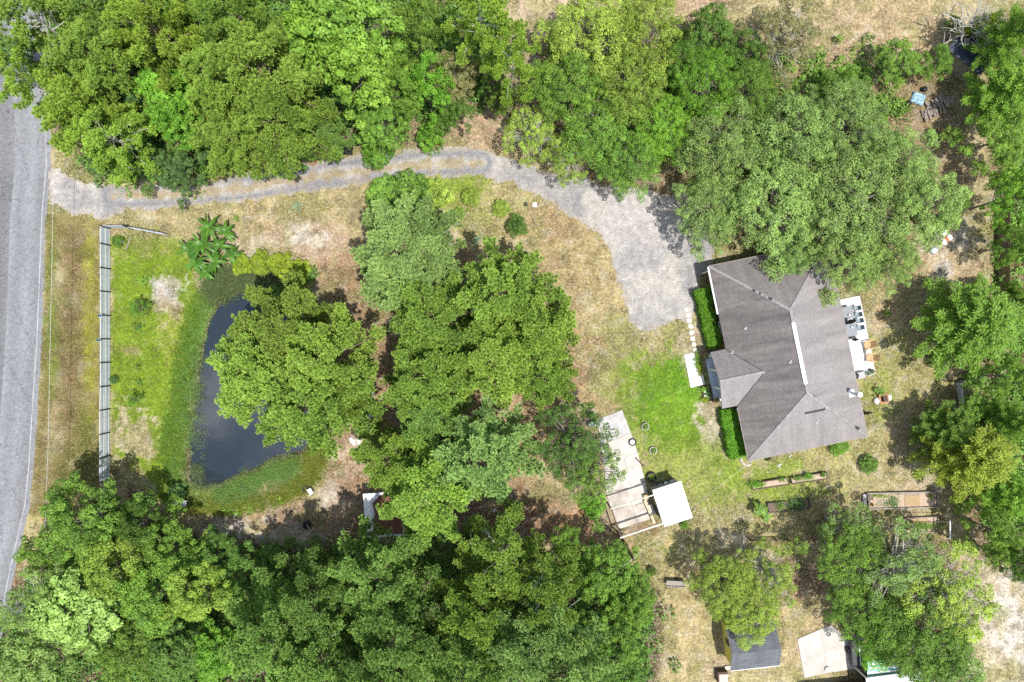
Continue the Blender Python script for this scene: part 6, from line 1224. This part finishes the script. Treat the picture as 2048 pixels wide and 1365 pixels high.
 ('pine', 1085, 755, 62, 11, 'pine', 'smaller pine at the right end above the dark oak', PN),
 ('pine', 860, 830, 72, 11, 'pinedark', 'shaded pine between the upper and lower middle pines', PN),
 ('pine', 786, 925, 82, 12, 'pine', 'pine above the tin roof', PN),
 ('pine', 850, 990, 105, 13, 'pine', 'lowest pine of the middle group, right of the tin roof', PN),
 ('pine', 960, 915, 105, 13, 'pinepale', 'pale broad pine left of the dark oak', PN),
 ('sparse', 1145, 885, 98, 8, 'laureldark', 'dark loose oak hanging over the concrete slab', 'trees on the lawn'),
 ('sparse', 1175, 945, 72, 6, 'laurel', 'lower dark oak beside the pergola', 'trees on the lawn'),
 ('sparse', 272, 616, 25, 3.0, 'bright', 'round young citrus tree on the lawn by the metal fence', 'trees on the lawn'),
 ('sparse', 265, 800, 16, 2.2, 'bright', 'smaller young tree lower on the lawn by the metal fence', 'trees on the lawn'),
]
for kind, px, py, rp, h, lf, lab, grp in TREES:
    tree(kind, px, py, rp, h, lf, lab, group=grp, bark='lichen' if kind == 'pinesparse' else 'pinebark' if kind.startswith('pine') else 'lichen' if kind == 'sparse' and rp > 50 and not lf.startswith('laurel') else 'bark')
BUSH = [
 ('bush', 750, 302, 32, 3, 'bright', 'fresh green bush spilling onto the driveway beside the trash cans'),
 ('bush', 857, 268, 29, 3.2, 'bright', 'upright fresh green bush with its shadow on the driveway'),
 ('bush', 770, 390, 46, 2.6, 'laurel', 'left half of the big shrub inside the driveway curve'),
 ('bush', 815, 385, 50, 3.0, 'laurel', 'tall middle of the big shrub inside the driveway curve'),
 ('bush', 872, 388, 32, 2.2, 'oakyellow', 'rounded yellow green shrub right of the big driveway shrub'),
 ('bush', 940, 393, 20, 1.2, 'oakyellow', 'clipped round olive shrub on the driveway lawn'),
 ('bush', 1002, 416, 18, 1.1, 'oakyellow', 'smaller clipped round olive shrub'),
 ('bush', 1035, 450, 22, 2.0, 'laureldark', 'dense dark green shrub beside the birdhouse pole'),
 ('small', 920, 427, 16, 1.0, 'laurel', 'small loose plant left of the round olive shrubs'),
 ('small', 285, 563, 12, 0.8, 'bright', 'small plant above the young citrus tree'),
 ('small', 275, 655, 10, 0.8, 'laureldark', 'small dark plant below the young citrus tree'),
 ('small', 272, 735, 8, 0.6, 'laurel', 'thin vine plant halfway down the fence lawn'),
 ('small', 277, 765, 8, 0.6, 'laurel', 'thin vine plant above the smaller young tree'),
 ('bush', 352, 985, 20, 1.6, 'bluegreen', 'round bluish bush at the lower left pond corner'),
 ('bush', 545, 595, 26, 1.6, 'laureldark', 'dark bush at the top right pond edge'),
 ('bush', 1190, 1015, 26, 2.0, 'bright', 'reddish tipped green bush left of the pergola'),
 ('bush', 1740, 930, 20, 1.0, 'laurel', 'low shrub in a pale ring south of the house'),
 ('small', 1775, 628, 8, 0.6, 'bright', 'tiny green plant in the sandy ring beside the patio'),
 ('bush', 1680, 893, 22, 0.9, 'bright', 'low green bush against the south wall of the house'),
 ('small', 1760, 783, 12, 0.7, 'laurel', 'small plant left of the brick fire pit'),
 ('bush', 1955, 755, 24, 1.4, 'laurel', 'green bush inside the corrugated garden corner'),
 ('bush', 1880, 720, 20, 1.3, 'laurel', 'low bush at the foot of the big feathery tree'),
 ('bush', 1305, 1145, 10, 1.0, 'laurel', 'little bush on the bare patch above the grey trailer'),
 ('bush', 560, 530, 26, 1.4, 'yellow', 'yellow green shrub in the middle of the pond head row'),
 ('bush', 598, 540, 24, 1.5, 'yellow', 'yellow green shrub at the right end of the pond head row'),
 ('bush', 520, 525, 26, 1.3, 'yellow', 'yellow green shrub left of the middle of the pond head row'),
 ('bush', 482, 530, 22, 1.2, 'yellow', 'yellow green shrub beside the banana plants'),
 ('small', 625, 545, 16, 1.3, 'laureldark', 'dark spiky plant right of the yellow green shrubs'),
 ('bush', 233, 482, 14, 1.0, 'laurel', 'green plant in the top corner of the metal fence'),
 ('bush', 226, 760, 9, 0.7, 'bluegreen', 'grassy tuft at the foot of the metal fence halfway down'),
 ('bush', 1370, 1052, 9, 0.6, 'bright', 'small green weed at the corner of the white shed'),
 ('bush', 1700, 170, 26, 2.2, 'laurel', 'rounded bush in the gap below the sandy field'),
 ('bush', 1910, 45, 16, 1.6, 'laureldark', 'dark bush by the path near the navy roof'),
]
for kind, px, py, rp, h, lf, lab in BUSH:
    tree(kind, px, py, rp, h, lf, lab, 'bush', name='bush')
# undergrowth and floating weed
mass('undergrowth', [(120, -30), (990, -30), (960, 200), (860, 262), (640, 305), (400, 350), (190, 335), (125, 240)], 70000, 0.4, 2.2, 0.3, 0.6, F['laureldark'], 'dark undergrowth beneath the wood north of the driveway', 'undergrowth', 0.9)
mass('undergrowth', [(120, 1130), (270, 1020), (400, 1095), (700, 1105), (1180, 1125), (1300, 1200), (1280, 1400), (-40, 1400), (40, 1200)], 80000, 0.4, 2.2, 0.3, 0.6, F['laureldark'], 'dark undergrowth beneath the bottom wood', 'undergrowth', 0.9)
mass('undergrowth', [(1100, 60), (1790, 120), (1790, 380), (1700, 470), (1400, 340), (1090, 230)], 50000, 0.3, 1.5, 0.26, 0.6, F['laurel'], 'low undergrowth beneath the oak grove', 'undergrowth', 0.8)
mass('undergrowth', [(1985, 100), (2090, 100), (2090, 1140), (1990, 1100), (1960, 900), (1990, 700), (2010, 420)], 26000, 0.3, 1.5, 0.26, 0.6, F['laurel'], 'undergrowth between the trees along the right edge', 'undergrowth', 0.8)
WEST = [(402, 594), (424, 602), (404, 640), (406, 655), (392, 690), (394, 720), (382, 750), (384, 790), (370, 830), (368, 870), (360, 890), (362, 950), (345, 975), (346, 930), (352, 880), (352, 830), (362, 790), (364, 750), (376, 700), (380, 670), (392, 640)]
LOW = [(380, 990), (430, 984), (470, 966), (520, 950), (560, 926), (592, 922), (600, 942), (575, 968), (520, 992), (460, 1006), (400, 1004)]
mass('pond_weed', WEST, 52000, 0.1, 0.7, 0.075, 0.5, F['weed'], 'thick green water weed along the west side of the pond', 'water weed', 0.42, -0.3, light=0.5)
mass('pond_weed', LOW, 60000, 0.15, 0.9, 0.075, 0.5, F['weed'], 'thick green water weed mound at the lower end of the pond', 'water weed', 0.5, -0.28, light=0.5)
mass('marsh_plants', WEST+LOW, 16000, 0.1, 0.9, 0.16, 0.18, F['reed'], 'grey green marsh stalks mixed into the pond weed', 'marsh plants', 0.5, -0.25, up=0.4)
mass('pond_weed', [(415, 585), (440, 555), (500, 545), (590, 550), (600, 568), (530, 564), (470, 576), (440, 594), (420, 606)], 12000, 0.1, 0.4, 0.1, 0.7, F['reed'], 'grey green weed at the upper end of the pond', 'water weed', 0.35, -0.3)
